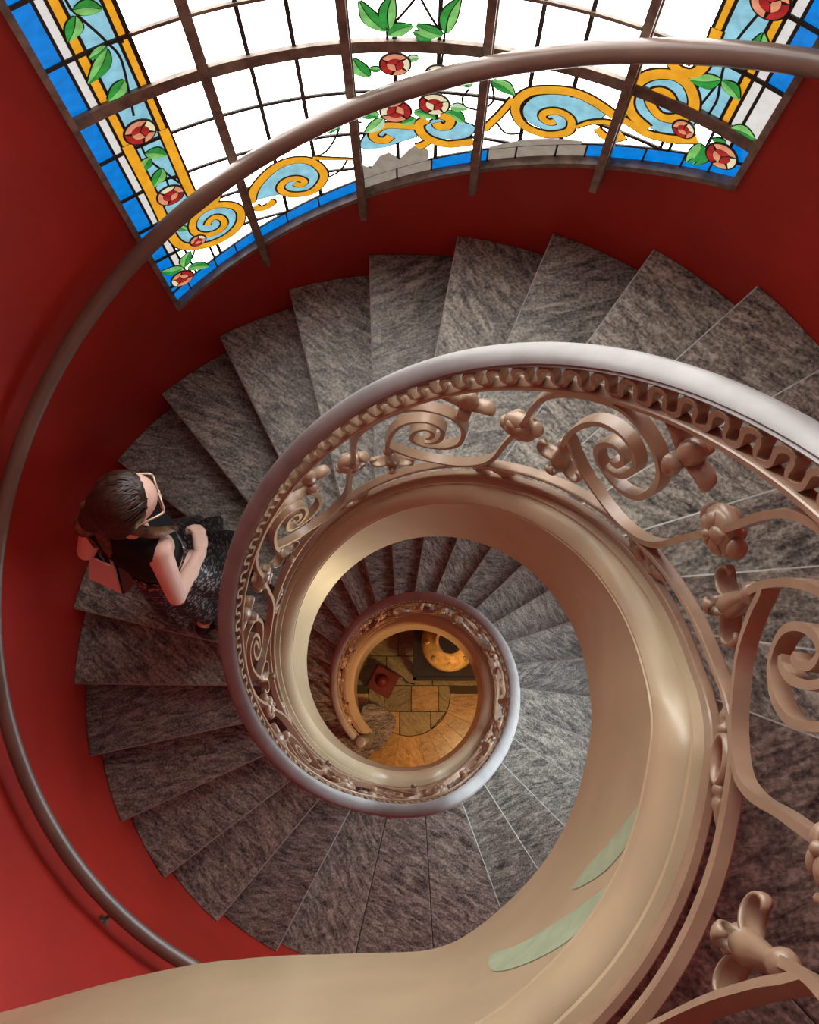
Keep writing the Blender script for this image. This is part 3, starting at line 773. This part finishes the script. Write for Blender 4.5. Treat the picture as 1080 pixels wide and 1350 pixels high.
LEAVES = [((152.1, 3.71), (154.3, 3.68)), ((152.0, 3.69), (150.5, 3.63)), ((153.3, 3.57), (151.5, 3.555)), ((153.3, 3.56), (150.4, 3.48)), ((153.5, 3.44), (151.3, 3.395)), ((152.3, 3.135), (154.3, 3.09)),
          ((152.5, 3.11), (150.6, 3.07)), ((153.2, 3.04), (151.3, 2.975)), ((155.1, 2.73), (152.9, 2.775)), ((152.8, 2.685), (152.1, 2.72)), ((150.5, 2.47), (152.0, 2.55)), ((150.2, 2.47), (147.6, 2.515)), ((150.8, 2.455), (153.4, 2.405)),
          ((179.1, 3.42), (176.8, 3.53)), ((179.4, 3.43), (179.9, 3.55)), ((179.3, 3.405), (181.7, 3.44)), ((184.6, 3.41), (182.1, 3.445)), ((184.9, 3.42), (186.1, 3.55)), ((183.6, 3.395), (181.8, 3.42)), ((177.2, 3.24), (175.7, 3.32)), ((178.4, 3.27), (177.3, 3.275)), ((181.2, 3.305), (182.3, 3.32)),
          ((173.3, 3.08), (172.2, 2.99)), ((173.4, 3.08), (174.6, 3.105)), ((177.9, 3.06), (175.7, 3.09)), ((178.4, 3.05), (176.3, 2.98)), ((177.9, 3.13), (177.1, 3.165)), ((182.9, 3.18), (181.2, 3.215)), ((181.8, 3.08), (184.2, 3.055)), ((185.7, 3.11), (187.6, 3.11)), ((185.3, 3.09), (187.4, 3.045)), ((181.9, 3.05), (180.4, 3.02)), ((187.7, 3.21), (186.2, 3.28)),
          ((189.9, 3.26), (190.8, 3.33)), ((189.9, 3.25), (192.4, 3.205)), ((211.1, 3.52), (208.5, 3.475)), ((211.3, 3.52), (213.4, 3.49)), ((212.4, 3.585), (210.9, 3.655)), ((213.5, 3.64), (212.6, 3.71)), ((210.9, 3.62), (209.8, 3.595)), ((214.0, 3.385), (216.4, 3.395)), ((212.2, 3.275), (211.6, 3.175)), ((212.5, 3.27), (212.4, 3.18)), ((214.2, 3.325), (212.9, 3.31))]
greens = [('g_green', 'g_green2'), ('g_green2', 'g_green'), ('g_green', 'g_green2'), ('g_pale', 'g_green2')]
for i, (b_, t_) in enumerate(LEAVES):
    ln = math.hypot((t_[0] - b_[0]) * .0283, t_[1] - b_[1])
    gr = greens[i % 3] if not 19 < i < 33 else greens[(i * 7) % 4]
    leaf(b_, t_, min(.020, ln * .27), *gr)
for v_ in ([(151.9, 3.95), (151.9, 3.74), (152.1, 3.7), (153.2, 3.61), (153.5, 3.58), (154.0, 3.53), (153.9, 3.47), (152.9, 3.30)], [(153.5, 3.58), (154.9, 3.56)], [(152.3, 3.2), (152.3, 3.11), (153.3, 3.02), (154.3, 2.94)], [(153.3, 3.02), (153.0, 2.93)],
           [(211.9, 3.8), (210.9, 3.66), (210.8, 3.58), (211.1, 3.52), (211.6, 3.45), (211.5, 3.39)], [(210.8, 3.58), (212.7, 3.57)], [(211.1, 3.52), (210.4, 3.4)], [(179.2, 3.42), (179.2, 3.34)], [(184.8, 3.42), (184.6, 3.28)], [(179.5, 3.43), (181.8, 3.53), (182.6, 3.60)], [(184.4, 3.42), (183, 3.5), (181.6, 3.60)],
           [(173.4, 3.08), (173.3, 3.0), (171.6, 2.90), (169.6, 2.87)], [(173.8, 3.09), (174.8, 3.04), (176, 3.03)], [(180, 3.25), (180, 3.13)], [(184.2, 3.23), (184.1, 3.16)], [(187.6, 3.2), (187.0, 3.16), (187.3, 3.12), (188.6, 3.11)], [(189.8, 3.25), (190.3, 3.17), (189.5, 3.12)], [(174, 2.845), (172.8, 2.78), (171, 2.745)], [(190.8, 3.07), (192.2, 3.02), (194.2, 3.04)],
           [(153.2, 2.58), (151.8, 2.5), (150.4, 2.47)]):
    vine(v_)

# ------------------------------------------------------------------ added lower window, unseen, lighting the first flight
added_win = root('added_window_2', pol(262, R, Z0 + .4)); tag(added_win, 'plain leaded window added unseen in the red wall to light the lower flight', None, None, 'structure')

MT['g_fill'] = glass('added_fill_glass', (0.80, 0.91, 1.0), 8.5, 0.05)  # glowing panes of the added window, brightening the lower flight
va = frange(V0 + .4, V1 - .4, 8); vz = frange(VLO + .02, VHI - .02, .3)
def strip2(name, lo, hi, r0, r1, material): return strip(name, lo, hi, r0, r1, material, added_win)
for a0, a1 in zip(va, va[1:]):
    for z0, z1 in zip(vz, vz[1:]):
        A = frange(a0 + .12, a1 - .12, 2)
        strip2('pane', [(a_, z0 + .004) for a_ in A], [(a_, z1 - .004) for a_ in A], RG, RG + .006, MT['g_fill'])
for a_ in va:
    strip2('glazing_bar', [(a_ - .3, VLO), (a_ - .3, VHI)], [(a_ + .3, VLO), (a_ + .3, VHI)], R + .002, RG + .010, MT['frame'])
for z in vz:
    A = frange(V0, V1, 2); strip2('glazing_bar', [(a_, z - .008) for a_ in A], [(a_, z + .008) for a_ in A], R + .004, RG + .009, MT['frame'])

# ------------------------------------------------------------------ things on the hall floor
MT['darkwood'] = mat('dark_table_wood', (0.022, 0.014, 0.010), 0.35, var=.2)
MT['gold'] = mat('gilded_glaze', (0.50, 0.33, 0.10), 0.28, 0.5, coat=.5, var=.25, vscale=18)
MT['black'] = mat('black_shade_and_cord', (0.008, 0.007, 0.006), 0.6)
MT['oxblood'] = mat('oxblood_lacquer', (0.14, 0.014, 0.010), 0.5, coat=.0, var=.2)
def boxbm(bm, x0, x1, y0, y1, z0, z1, bev=.004):
    g_ = bmesh.ops.create_cube(bm, size=1.0, matrix=Matrix.Translation(((x0 + x1) / 2, (y0 + y1) / 2, (z0 + z1) / 2)) @ Matrix.Diagonal((x1 - x0, y1 - y0, z1 - z0, 1)))
    if bev: bmesh.ops.bevel(bm, geom=list({e for v in g_['verts'] for e in v.link_edges}), offset=bev, segments=2, affect='EDGES')
def boxo(name, x0, x1, y0, y1, z0, z1, material, parent, bev=.004):
    bm = bmesh.new(); boxbm(bm, x0, x1, y0, y1, z0, z1, bev); return bm_obj(name, bm, material, parent)
TZ = .50
tx0, ty0, tw = .040, .115, .78
tb = root('hall_table', (tx0 + tw / 2, ty0 + tw / 2, 0)); tag(tb, 'low square black wooden table under the gilded urn', 'table')
boxo('table_top', tx0, tx0 + tw, ty0, ty0 + tw, TZ - .04, TZ, MT['darkwood'], tb, .006)
for i, (x, y, x2, y2) in enumerate(((tx0, ty0, tx0 + tw, ty0 + .035), (tx0, ty0 + tw - .035, tx0 + tw, ty0 + tw), (tx0, ty0, tx0 + .035, ty0 + tw), (tx0 + tw - .035, ty0, tx0 + tw, ty0 + tw))):
    boxo('rim', x, x2, y, y2, TZ - .001, TZ + .018, MT['darkwood'], tb, .004)
for x in (tx0 + .02, tx0 + tw - .08):
    for y in (ty0 + .02, ty0 + tw - .08): boxo('leg', x, x + .06, y, y + .06, 0, TZ - .04, MT['darkwood'], tb)
uc = (tx0 + .345, ty0 + .345)
ur = root('urn', (uc[0], uc[1], TZ)); tag(ur, 'large round gilded urn with a dark open mouth', 'urn')
bm = bmesh.new(); lathe_bm(bm, [(.10, 0), (.12, .01), (.12, .03), (.09, .05), (.17, .11), (.245, .19), (.27, .28), (.255, .36), (.20, .42), (.14, .455), (.118, .48), (.118, .51), (.135, .525), (.135, .533), (.118, .535), (.105, .52)], Matrix.Translation((*uc, TZ)), 40)
autosmooth(bm_obj('body', bm, MT['gold'], ur), 50)
bm = bmesh.new(); lathe_bm(bm, [(.106, .515), (.106, .526)], Matrix.Translation((*uc, TZ)), 30); bm_obj('mouth', bm, MT['black'], ur)  # black disc across the neck paints in the shade of the hollow
for k in range(8):
    a_ = k * 45; bm = bmesh.new()
    mm = Matrix.Translation((*uc, TZ)) @ Matrix.Rotation(rad(a_), 4, 'Z') @ Matrix.Translation((.215, 0, .407)) @ Matrix.Rotation(rad(48), 4, 'Y') @ Matrix.Diagonal((.034, .022, .008, 1))
    bmesh.ops.create_icosphere(bm, subdivisions=2, radius=1, matrix=mm); bm_obj('medallion', bm, MT['fl_b'] if k % 2 else MT['gold'], ur, True)
lc = Vector((-.275, .125, 0))
lp = root('floor_lamp', lc); tag(lp, 'small oxblood red square floor lamp with a glossy dome', 'lamp')
Rl = Matrix.Translation(lc) @ Matrix.Rotation(rad(-28), 4, 'Z')
bm = bmesh.new(); boxbm(bm, -.135, .135, -.135, .135, 0, .05, .006); bmesh.ops.transform(bm, matrix=Rl, verts=bm.verts); bm_obj('base', bm, MT['oxblood'], lp)
bm = bmesh.new(); boxbm(bm, -.12, .12, -.12, .12, .05, .16, .012); bmesh.ops.transform(bm, matrix=Rl, verts=bm.verts); bm_obj('body', bm, MT['oxblood'], lp)
bm = bmesh.new(); lathe_bm(bm, [(.062, .16), (.066, .168), (.062, .185), (.045, .212), (.022, .226), (.004, .230)], Rl, 20); bm_obj('dome', bm, MT['oxblood'], lp, True)
def tube(name, pts, r_, material, parent, seg=8, n=6, radii=None):
    pp = [Vector(q) for q in (catmull(pts, n) if n > 1 else pts)]; vs = []; fs = []; L = len(pp); up = Vector((0, 0, 1))
    for i in range(L):
        t = (pp[min(i + 1, L - 1)] - pp[max(i - 1, 0)]).normalized(); x = t.cross(up)
        if x.length < .05: x = t.cross(Vector((1, 0, 0)))
        x.normalize(); y = t.cross(x); rr = r_ if radii is None else radii(i / (L - 1))
        for k in range(seg): vs.append(pp[i] + (x * math.cos(2 * math.pi * k / seg) + y * math.sin(2 * math.pi * k / seg)) * rr)
    for i in range(L - 1):
        for k in range(seg): fs.append((i * seg + k, i * seg + (k + 1) % seg, i * seg + seg + (k + 1) % seg, i * seg + seg + k))
    fs.append(tuple(range(seg))); fs.append(tuple((L - 1) * seg + k for k in range(seg)))
    return mesh_obj(name, vs, fs, material, parent, True)
tube('cord', [lc + Vector((.12, .05, .02)), lc + Vector((.19, .05, .006)), lc + Vector((.25, -.01, .006)), lc + Vector((.33, -.03, .006))], .006, MT['black'], lp)

# ------------------------------------------------------------------ the woman on the stairs
MT['skin'] = mat('skin', (0.86, 0.56, 0.45), 0.5, var=.05)
MT['hair'] = mat('dark_brown_hair', (0.035, 0.014, 0.008), 0.38, color2=(0.012, 0.005, 0.003), vscale=40, bump=.4, bscale=70)
MT['hair2'] = mat('light_brown_hair_ends', (0.19, 0.085, 0.035), 0.4, color2=(0.035, 0.014, 0.007), vscale=30, bump=.4, bscale=70)
MT['hair3'] = mat('brown_hair_strands', (0.060, 0.026, 0.014), 0.36, color2=(0.02, 0.008, 0.005), vscale=60)
MT['cloth'] = mat('black_cloth', (0.006, 0.006, 0.007), 0.8, .3, bump=.2, bscale=120)
def sequin():
    M = bpy.data.materials.new('black_sequin_cloth'); M.use_nodes = True; nt = M.node_tree; b = nt.nodes['Principled BSDF']
    tc = nt.nodes.new('ShaderNodeTexCoord'); v = nt.nodes.new('ShaderNodeTexVoronoi'); v.inputs['Scale'].default_value = 95
    nt.links.new(tc.outputs['Object'], v.inputs['Vector'])
    sp = nt.nodes.new('ShaderNodeSeparateColor'); nt.links.new(v.outputs['Color'], sp.inputs[0])
    cr = nt.nodes.new('ShaderNodeValToRGB'); cr.color_ramp.elements[0].position = .74; cr.color_ramp.elements[1].position = .80
    cr.color_ramp.elements[0].color = (.008, .007, .008, 1); cr.color_ramp.elements[1].color = (.50, .44, .42, 1)
    nt.links.new(sp.outputs[0], cr.inputs['Fac']); nt.links.new(cr.outputs[0], b.inputs['Base Color'])
    m2 = nt.nodes.new('ShaderNodeMath'); m2.operation = 'GREATER_THAN'; nt.links.new(sp.outputs[0], m2.inputs[0]); m2.inputs[1].default_value = .77; nt.links.new(m2.outputs[0], b.inputs['Metallic'])
    b.inputs['Roughness'].default_value = .4
    return M
MT['sequin'] = sequin()
MT['pink'] = mat('pink_leather', (0.85, 0.46, 0.43), 0.5, var=.05)
MT['greyleather'] = mat('grey_brown_leather', (0.11, 0.085, 0.08), 0.45)
MT['white_metal'] = mat('pale_gold_metal', (0.80, 0.66, 0.50), 0.3, metallic=.6)
MT['lens'] = mat('dark_lens', (0.012, 0.012, 0.016), 0.08)
MT['patent'] = mat('black_patent', (0.006, 0.006, 0.008), 0.18)
def blob(name, caps, voxel, material, parent, smooth_it=6):
    bm = bmesh.new()
    for p0, r0, p1, r1 in caps:
        p0 = Vector(p0); p1 = Vector(p1); d = p1 - p0
        bmesh.ops.create_icosphere(bm, subdivisions=3, radius=r0, matrix=Matrix.Translation(p0))
        if d.length > 1e-4:
            bmesh.ops.create_icosphere(bm, subdivisions=3, radius=r1, matrix=Matrix.Translation(p1))
            q = Vector((0, 0, 1)).rotation_difference(d.normalized()).to_matrix().to_4x4(); q.translation = (p0 + p1) / 2
            bmesh.ops.create_cone(bm, cap_ends=True, segments=20, radius1=r0, radius2=r1, depth=d.length, matrix=q)
    me = bpy.data.meshes.new(name); bm.to_mesh(me); bm.free()
    t = bpy.data.objects.new('tmp', me); COL.objects.link(t)
    r_ = t.modifiers.new('r', 'REMESH'); r_.mode = 'VOXEL'; r_.voxel_size = voxel
    sm = t.modifiers.new('s', 'SMOOTH'); sm.iterations = smooth_it; sm.factor = .5
    ev = t.evaluated_get(bpy.context.evaluated_depsgraph_get()); m2 = bpy.data.meshes.new_from_object(ev)
    vs = [v.co.copy() for v in m2.vertices]; fs = [tuple(p.vertices) for p in m2.polygons]
    bpy.data.objects.remove(t)
    return mesh_obj(name, vs, fs, material, parent, True)
def W_(x, y, z): return Vector((x, y, z + Z0))
sh_r, sh_l = W_(-.842, .365, 2.405), W_(-1.075, .452, 2.395)
fwd = Vector((.28, .96, 0)).normalized(); side = Vector((.96, -.28, 0)).normalized(); upv = Vector((0, 0, 1))
neck = W_(-.925, .440, 2.455); hd = W_(-.880, .478, 2.645)
el_r, wr_r = W_(-.828, .228, 2.165), W_(-.768, .405, 2.085)
el_l, wr_l = W_(-1.175, .395, 2.175), W_(-1.13, .56, 2.06)
pel = W_(-.935, .385, 2.02); ch = W_(-.945, .412, 2.30); wst = W_(-.94, .39, 2.14)
kn_r, an_r = W_(-.925, .365, 1.66), W_(-.925, .235, 1.285)
kn_l, an_l = W_(-.90, .52, 1.78), W_(-.955, .46, 1.44)
face = Vector((.90, .36, -.28)).normalized(); hside = face.cross(upv).normalized(); hup = hside.cross(face).normalized()
caps = [(wst, .095, ch, .105), (pel, .115, wst, .095), (ch + side * .06, .085, sh_r, .05), (ch - side * .06, .085, sh_l, .05), (ch + upv * .06, .075, neck, .05), (neck, .046, hd - upv * .06, .045),
        (sh_r, .047, el_r, .036), (el_r, .035, wr_r, .024), (sh_l, .047, el_l, .036), (el_l, .035, wr_l, .024),
        (pel + side * .07, .085, kn_r, .055), (kn_r, .053, an_r, .034), (pel - side * .07, .085, kn_l, .055), (kn_l, .053, an_l, .034),
        (hd + face * .01, .078, hd + face * .015 + hup * .03, .080), (hd - face * .03, .078, hd - face * .03 + hup * .025, .080), (hd + face * .035 - hup * .07, .045, hd + face * .045 - hup * .085, .035),
        (hd + face * .085 - hup * .005, .013, hd + face * .100 - hup * .035, .013),
        (hd + hside * .076 - hup * .01, .014, hd + hside * .078 - hup * .035, .010), (hd - hside * .076 - hup * .01, .014, hd - hside * .078 - hup * .035, .010),
        (hd + face * .082 - hup * .062 + hside * .012, .009, hd + face * .082 - hup * .062 - hside * .012, .009)]
def foot(an, dirv, z):
    heel = Vector((an.x, an.y, Z0 + z + .035)) - dirv * .035; toe = Vector((an.x, an.y, Z0 + z + .026)) + dirv * .15
    return [(an, .034, heel, .030), (heel, .028, (heel + toe) / 2 + upv * .01, .030), ((heel + toe) / 2 + upv * .01, .030, toe, .020)], heel, toe
fr_dir = Vector((.35, .93, 0)).normalized()
f_r, heel_r, toe_r = foot(W_(-.925, .232, 1.285), fr_dir, 7 * H + .012); f_l, heel_l, toe_l = foot(an_l, fr_dir, 8 * H + .012)
caps += f_r + f_l
def hand(wr_, dirv, palm_n, thumb_side):
    """palm and five curled fingers"""
    out = []; sd = dirv.cross(palm_n).normalized() * thumb_side
    pc = wr_ + dirv * .05
    for s in (-.024, -.008, .008, .024): out.append((wr_ + sd * s * .6, .014, wr_ + dirv * .078 + sd * s, .0115))
    for s, ln in ((.026, .030), (.009, .034), (-.009, .032), (-.025, .025)):
        k0 = wr_ + dirv * .082 + sd * s; k1 = k0 + (dirv * .5 + palm_n * .85).normalized() * ln; k2 = k1 + (dirv * -.35 + palm_n * .9).normalized() * ln * .75; k3 = k2 + (dirv * -.95 + palm_n * .1).normalized() * ln * .55
        out += [(k0, .0098, k1, .0092), (k1, .0092, k2, .0085), (k2, .0085, k3, .0078)]
    t0 = wr_ + dirv * .028 + sd * .028; t1 = t0 + (dirv * .7 + sd * .6 + palm_n * .5).normalized() * .034; t2 = t1 + (dirv * .75 - sd * .25 + palm_n * .6).normalized() * .03
    out += [(t0, .012, t1, .0105), (t1, .0105, t2, .009)]
    return out
dr = (W_(-.775, .50, 2.11) - wr_r).normalized(); dl = (wr_l - el_l).normalized()
caps += hand(wr_r, dr, (Vector((-.75, .25, -.4))).normalized(), -1) + hand(wr_l, dl, Vector((.9, 0, -.3)).normalized(), 1)
person = blob('person', caps, .0055, MT['skin'], None, 5)
tag(person, 'woman in a black sleeveless top and sequinned skirt climbing the stairs', 'person')
top_caps = [(wst - upv * .06, .108, wst, .106), (wst, .106, ch, .116), (ch + side * .055, .096, sh_r - side * .022 + upv * .004, .056), (ch - side * .055, .096, sh_l + side * .022 + upv * .004, .056), (ch + upv * .05, .088, ch + upv * .10 + fwd * .0, .070),
            (ch + fwd * .075 + side * .055 - upv * .02, .05, ch + fwd * .075 - side * .055 - upv * .02, .05)]
blob('sleeveless_top', top_caps, .008, MT['cloth'], person, 8)
# flared skirt
vs = []; fs = []; NR, NA = 16, 72
for i in range(NR + 1):
    t = i / NR; c_ = (wst - upv * .04).lerp(W_(-.915, .425, 1.50), t); ra = .112 + (.245 - .112) * t ** .75; rb_ = .112 + (.205 - .112) * t ** .75
    for k in range(NA):
        b = 2 * math.pi * k / NA; f_ = 1 + .085 * t * math.sin(9 * b + 2.2 * math.sin(2 * b)) + .03 * t * math.sin(17 * b)
        vs.append(c_ + fwd * ra * f_ * math.cos(b) + side * rb_ * f_ * math.sin(b) + upv * (.015 * t * math.sin(5 * b)))
for i in range(NR):
    for k in range(NA): fs.append((i * NA + k, i * NA + (k + 1) % NA, i * NA + NA + (k + 1) % NA, i * NA + NA + k))
sk = mesh_obj('skirt', vs, fs, MT['sequin'], person, True); so = sk.modifiers.new('thick', 'SOLIDIFY'); so.thickness = .004
# hair: cap, bun-less long lengths swept back over the left shoulder
back = -face
hair_caps = [(hd - face * .026 + hup * .020, .096, hd + face * .008 + hup * .032, .082), (hd - face * .05 - hup * .01, .088, hd - face * .02, .09), (hd - face * .085 - hup * .02, .052, hd - face * .115 - hup * .075, .05),
             (hd - face * .03 + hside * .045, .060, hd - face * .05 + hside * .05 - hup * .08, .045), (hd - face * .03 - hside * .05, .055, hd - face * .05 - hside * .06 - hup * .08, .045)]
hair = blob('hair', hair_caps, .006, MT['hair'], person, 4)
for pts, r0 in (([hd - face * .10 - hup * .06, hd - face * .15 - hup * .13, W_(-1.045, .44, 2.42), W_(-1.06, .40, 2.30), W_(-1.05, .36, 2.20)], .045), ([hd - face * .09 - hup * .06, W_(-1.02, .42, 2.46), W_(-1.02, .37, 2.36), W_(-1.01, .33, 2.24)], .042),
                ([hd + hside * .06 - face * .04 - hup * .07, W_(-.83, .405, 2.49), W_(-.80, .425, 2.44), W_(-.785, .44, 2.39)], .026), ([hd - face * .11 - hup * .05, W_(-1.07, .49, 2.50), W_(-1.10, .50, 2.44)], .036), ([hd - face * .10 - hup * .03, W_(-1.03, .46, 2.53), W_(-1.075, .43, 2.44), W_(-1.085, .39, 2.33)], .04)):
    tube('hair_lock', pts, r0, MT['hair2'], hair, 10, 6, radii=lambda t, r0=r0: r0 * (1 - .65 * t) * (.6 + .4 * min(1, t * 5)))
strands = bmesh.new()
gath = hd - face * .105 - hup * .055
for i in range(150):
    az = rad(random.uniform(-100, 100)); el = rad(random.uniform(2, 60) if abs(az) > .9 else random.uniform(28, 75))
    d0 = (face * math.cos(az) * math.cos(el) + hside * math.sin(az) * math.cos(el) + hup * math.sin(el)).normalized(); d1 = (-face * .9 - hup * .35 + hside * random.uniform(-.35, .35)).normalized()
    c0 = hd - face * .012 + hup * .022; pts = []
    for k in range(9):
        t = k / 8; dd = d0.slerp(d1, t) if d0.angle(d1) < 3.1 else d0; pts.append(c0 + dd * (.094 + .006 * math.sin(math.pi * t) + .0015 * math.sin(9 * t + i)))
    rr = random.uniform(.0022, .0042); prev = None
    for k in range(9):
        tg = (pts[min(k + 1, 8)] - pts[max(k - 1, 0)]).normalized(); nn = (pts[k] - c0).normalized(); bb = tg.cross(nn).normalized()
        q_ = rr * (1 if 0 < k < 8 else .3)
        ring_ = [strands.verts.new(pts[k] + bb * q_), strands.verts.new(pts[k] + nn * q_), strands.verts.new(pts[k] - bb * q_)]
        if prev:
            for j in range(2): strands.faces.new((prev[j], prev[j + 1], ring_[j + 1], ring_[j]))
        prev = ring_
so2 = bm_obj('hair_strands', strands, MT['hair3'], hair, True); so2['kind'] = 'stuff'
# sunglasses
for s in (1, -1):
    c_ = hd + face * .098 + hside * s * .034 + hup * .004
    bm = bmesh.new(); mm = basis(c_, face, hside) @ Matrix.Diagonal((.030, .025, .004, 1)); bmesh.ops.create_icosphere(bm, subdivisions=3, radius=1, matrix=mm)
    gl = bm_obj('sunglass_lens', bm, MT['lens'], person, True)
    ring_ = [c_ + hside * .031 * math.cos(q) + hup * .026 * math.sin(q) for q in [2 * math.pi * k / 16 for k in range(17)]]
    tube('lens_rim', ring_, .0035, MT['white_metal'], gl, 6, 1)
    tube('temple_arm', [c_ + hside * s * .032, c_ + hside * s * .042 - face * .02, hd + hside * s * .090 - face * .005 + hup * .005, hd + hside * s * .084 - face * .045 - hup * .012], .0040, MT['white_metal'], gl, 6, 3)
tube('glasses_bridge', [hd + face * .100 - hside * .008 + hup * .008, hd + face * .103 + hup * .010, hd + face * .100 + hside * .008 + hup * .008], .003, MT['white_metal'], person, 6, 3)
# sandals
for hl, te in ((heel_r, toe_r), (heel_l, toe_l)):
    dv = (te - hl); dv.z = 0; dv.normalize(); sd = Vector((dv.y, -dv.x, 0)); zg = hl.z - .035 - .012
    out = []
    for k in range(20):
        b = 2 * math.pi * k / 20; q = (hl + te) / 2 + dv * .125 * math.cos(b) + sd * (.034 + .008 * math.cos(b)) * math.sin(b); out.append(Vector((q.x, q.y, 0)))
    blob('sandal_heel', [(hl - upv * .012 - dv * .004, .034, hl + upv * .012 - dv * .006, .033)], .005, MT['patent'], person, 2)
    so_ = slab('sandal_sole', out, zg, zg + .016, MT['patent'], person, .003)
    for f_, hgt in ((.08, .072), (.72, .060)):
        m_ = hl + (te - hl) * f_; m_.z = zg
        tube('sandal_strap', [m_ + sd * .038 + upv * .01, m_ + sd * .036 + upv * hgt * .7, m_ + upv * hgt * 1.12, m_ - sd * .036 + upv * hgt * .7, m_ - sd * .038 + upv * .01], .009, MT['patent'], so_, 8, 4)
# handbag hanging from her left shoulder
bc = W_(-1.16, .335, 1.98); hb = root('handbag', bc); tag(hb, 'small pink handbag with black edges hanging behind her hip', 'handbag')
bx = Vector((.90, -.43, 0)).normalized(); bn = Vector((-.30, -.55, .78)); bn = (bn - bx * bn.dot(bx)).normalized(); bh = bn.cross(bx)
def quadbox(name, pts2, dep, z_off, material, parent):
    vs = [bc + bx * x + bh * y + bn * (z_off + dep) for x, y in pts2] + [bc + bx * x + bh * y + bn * (z_off - dep) for x, y in pts2]; n = len(pts2)
    return mesh_obj(name, vs, [tuple(range(n)), tuple(range(2 * n - 1, n - 1, -1))] + [(i, (i + 1) % n, n + (i + 1) % n, n + i) for i in range(n)], material, parent)
body = [(-.080, .052), (.030, .060), (.085, -.040), (-.060, -.046)]
quadbox('bag_body', [(x * 1.07, y * 1.10) for x, y in body], .028, -.022, MT['patent'], hb)
quadbox('front_panel', body, .004, .010, MT['pink'], hb)
quadbox('side_gusset', [(.045, .060), (.085, .085), (.125, .030), (.094, -.048)], .012, -.006, MT['greyleather'], hb)
tube('strap', [bc + bh * .06 - bx * .02, W_(-1.135, .40, 2.16), W_(-1.105, .435, 2.32), W_(-1.07, .455, 2.455)], .007, MT['patent'], hb, 8, 5)
tube('strap_chain', [bc + bh * .05 + bx * .02, W_(-1.11, .40, 2.12), W_(-1.08, .42, 2.30), W_(-1.05, .45, 2.455)], .006, MT['white_metal'], hb, 8, 5)
for o in bpy.data.objects:
    if '_w' in o: del o['_w']
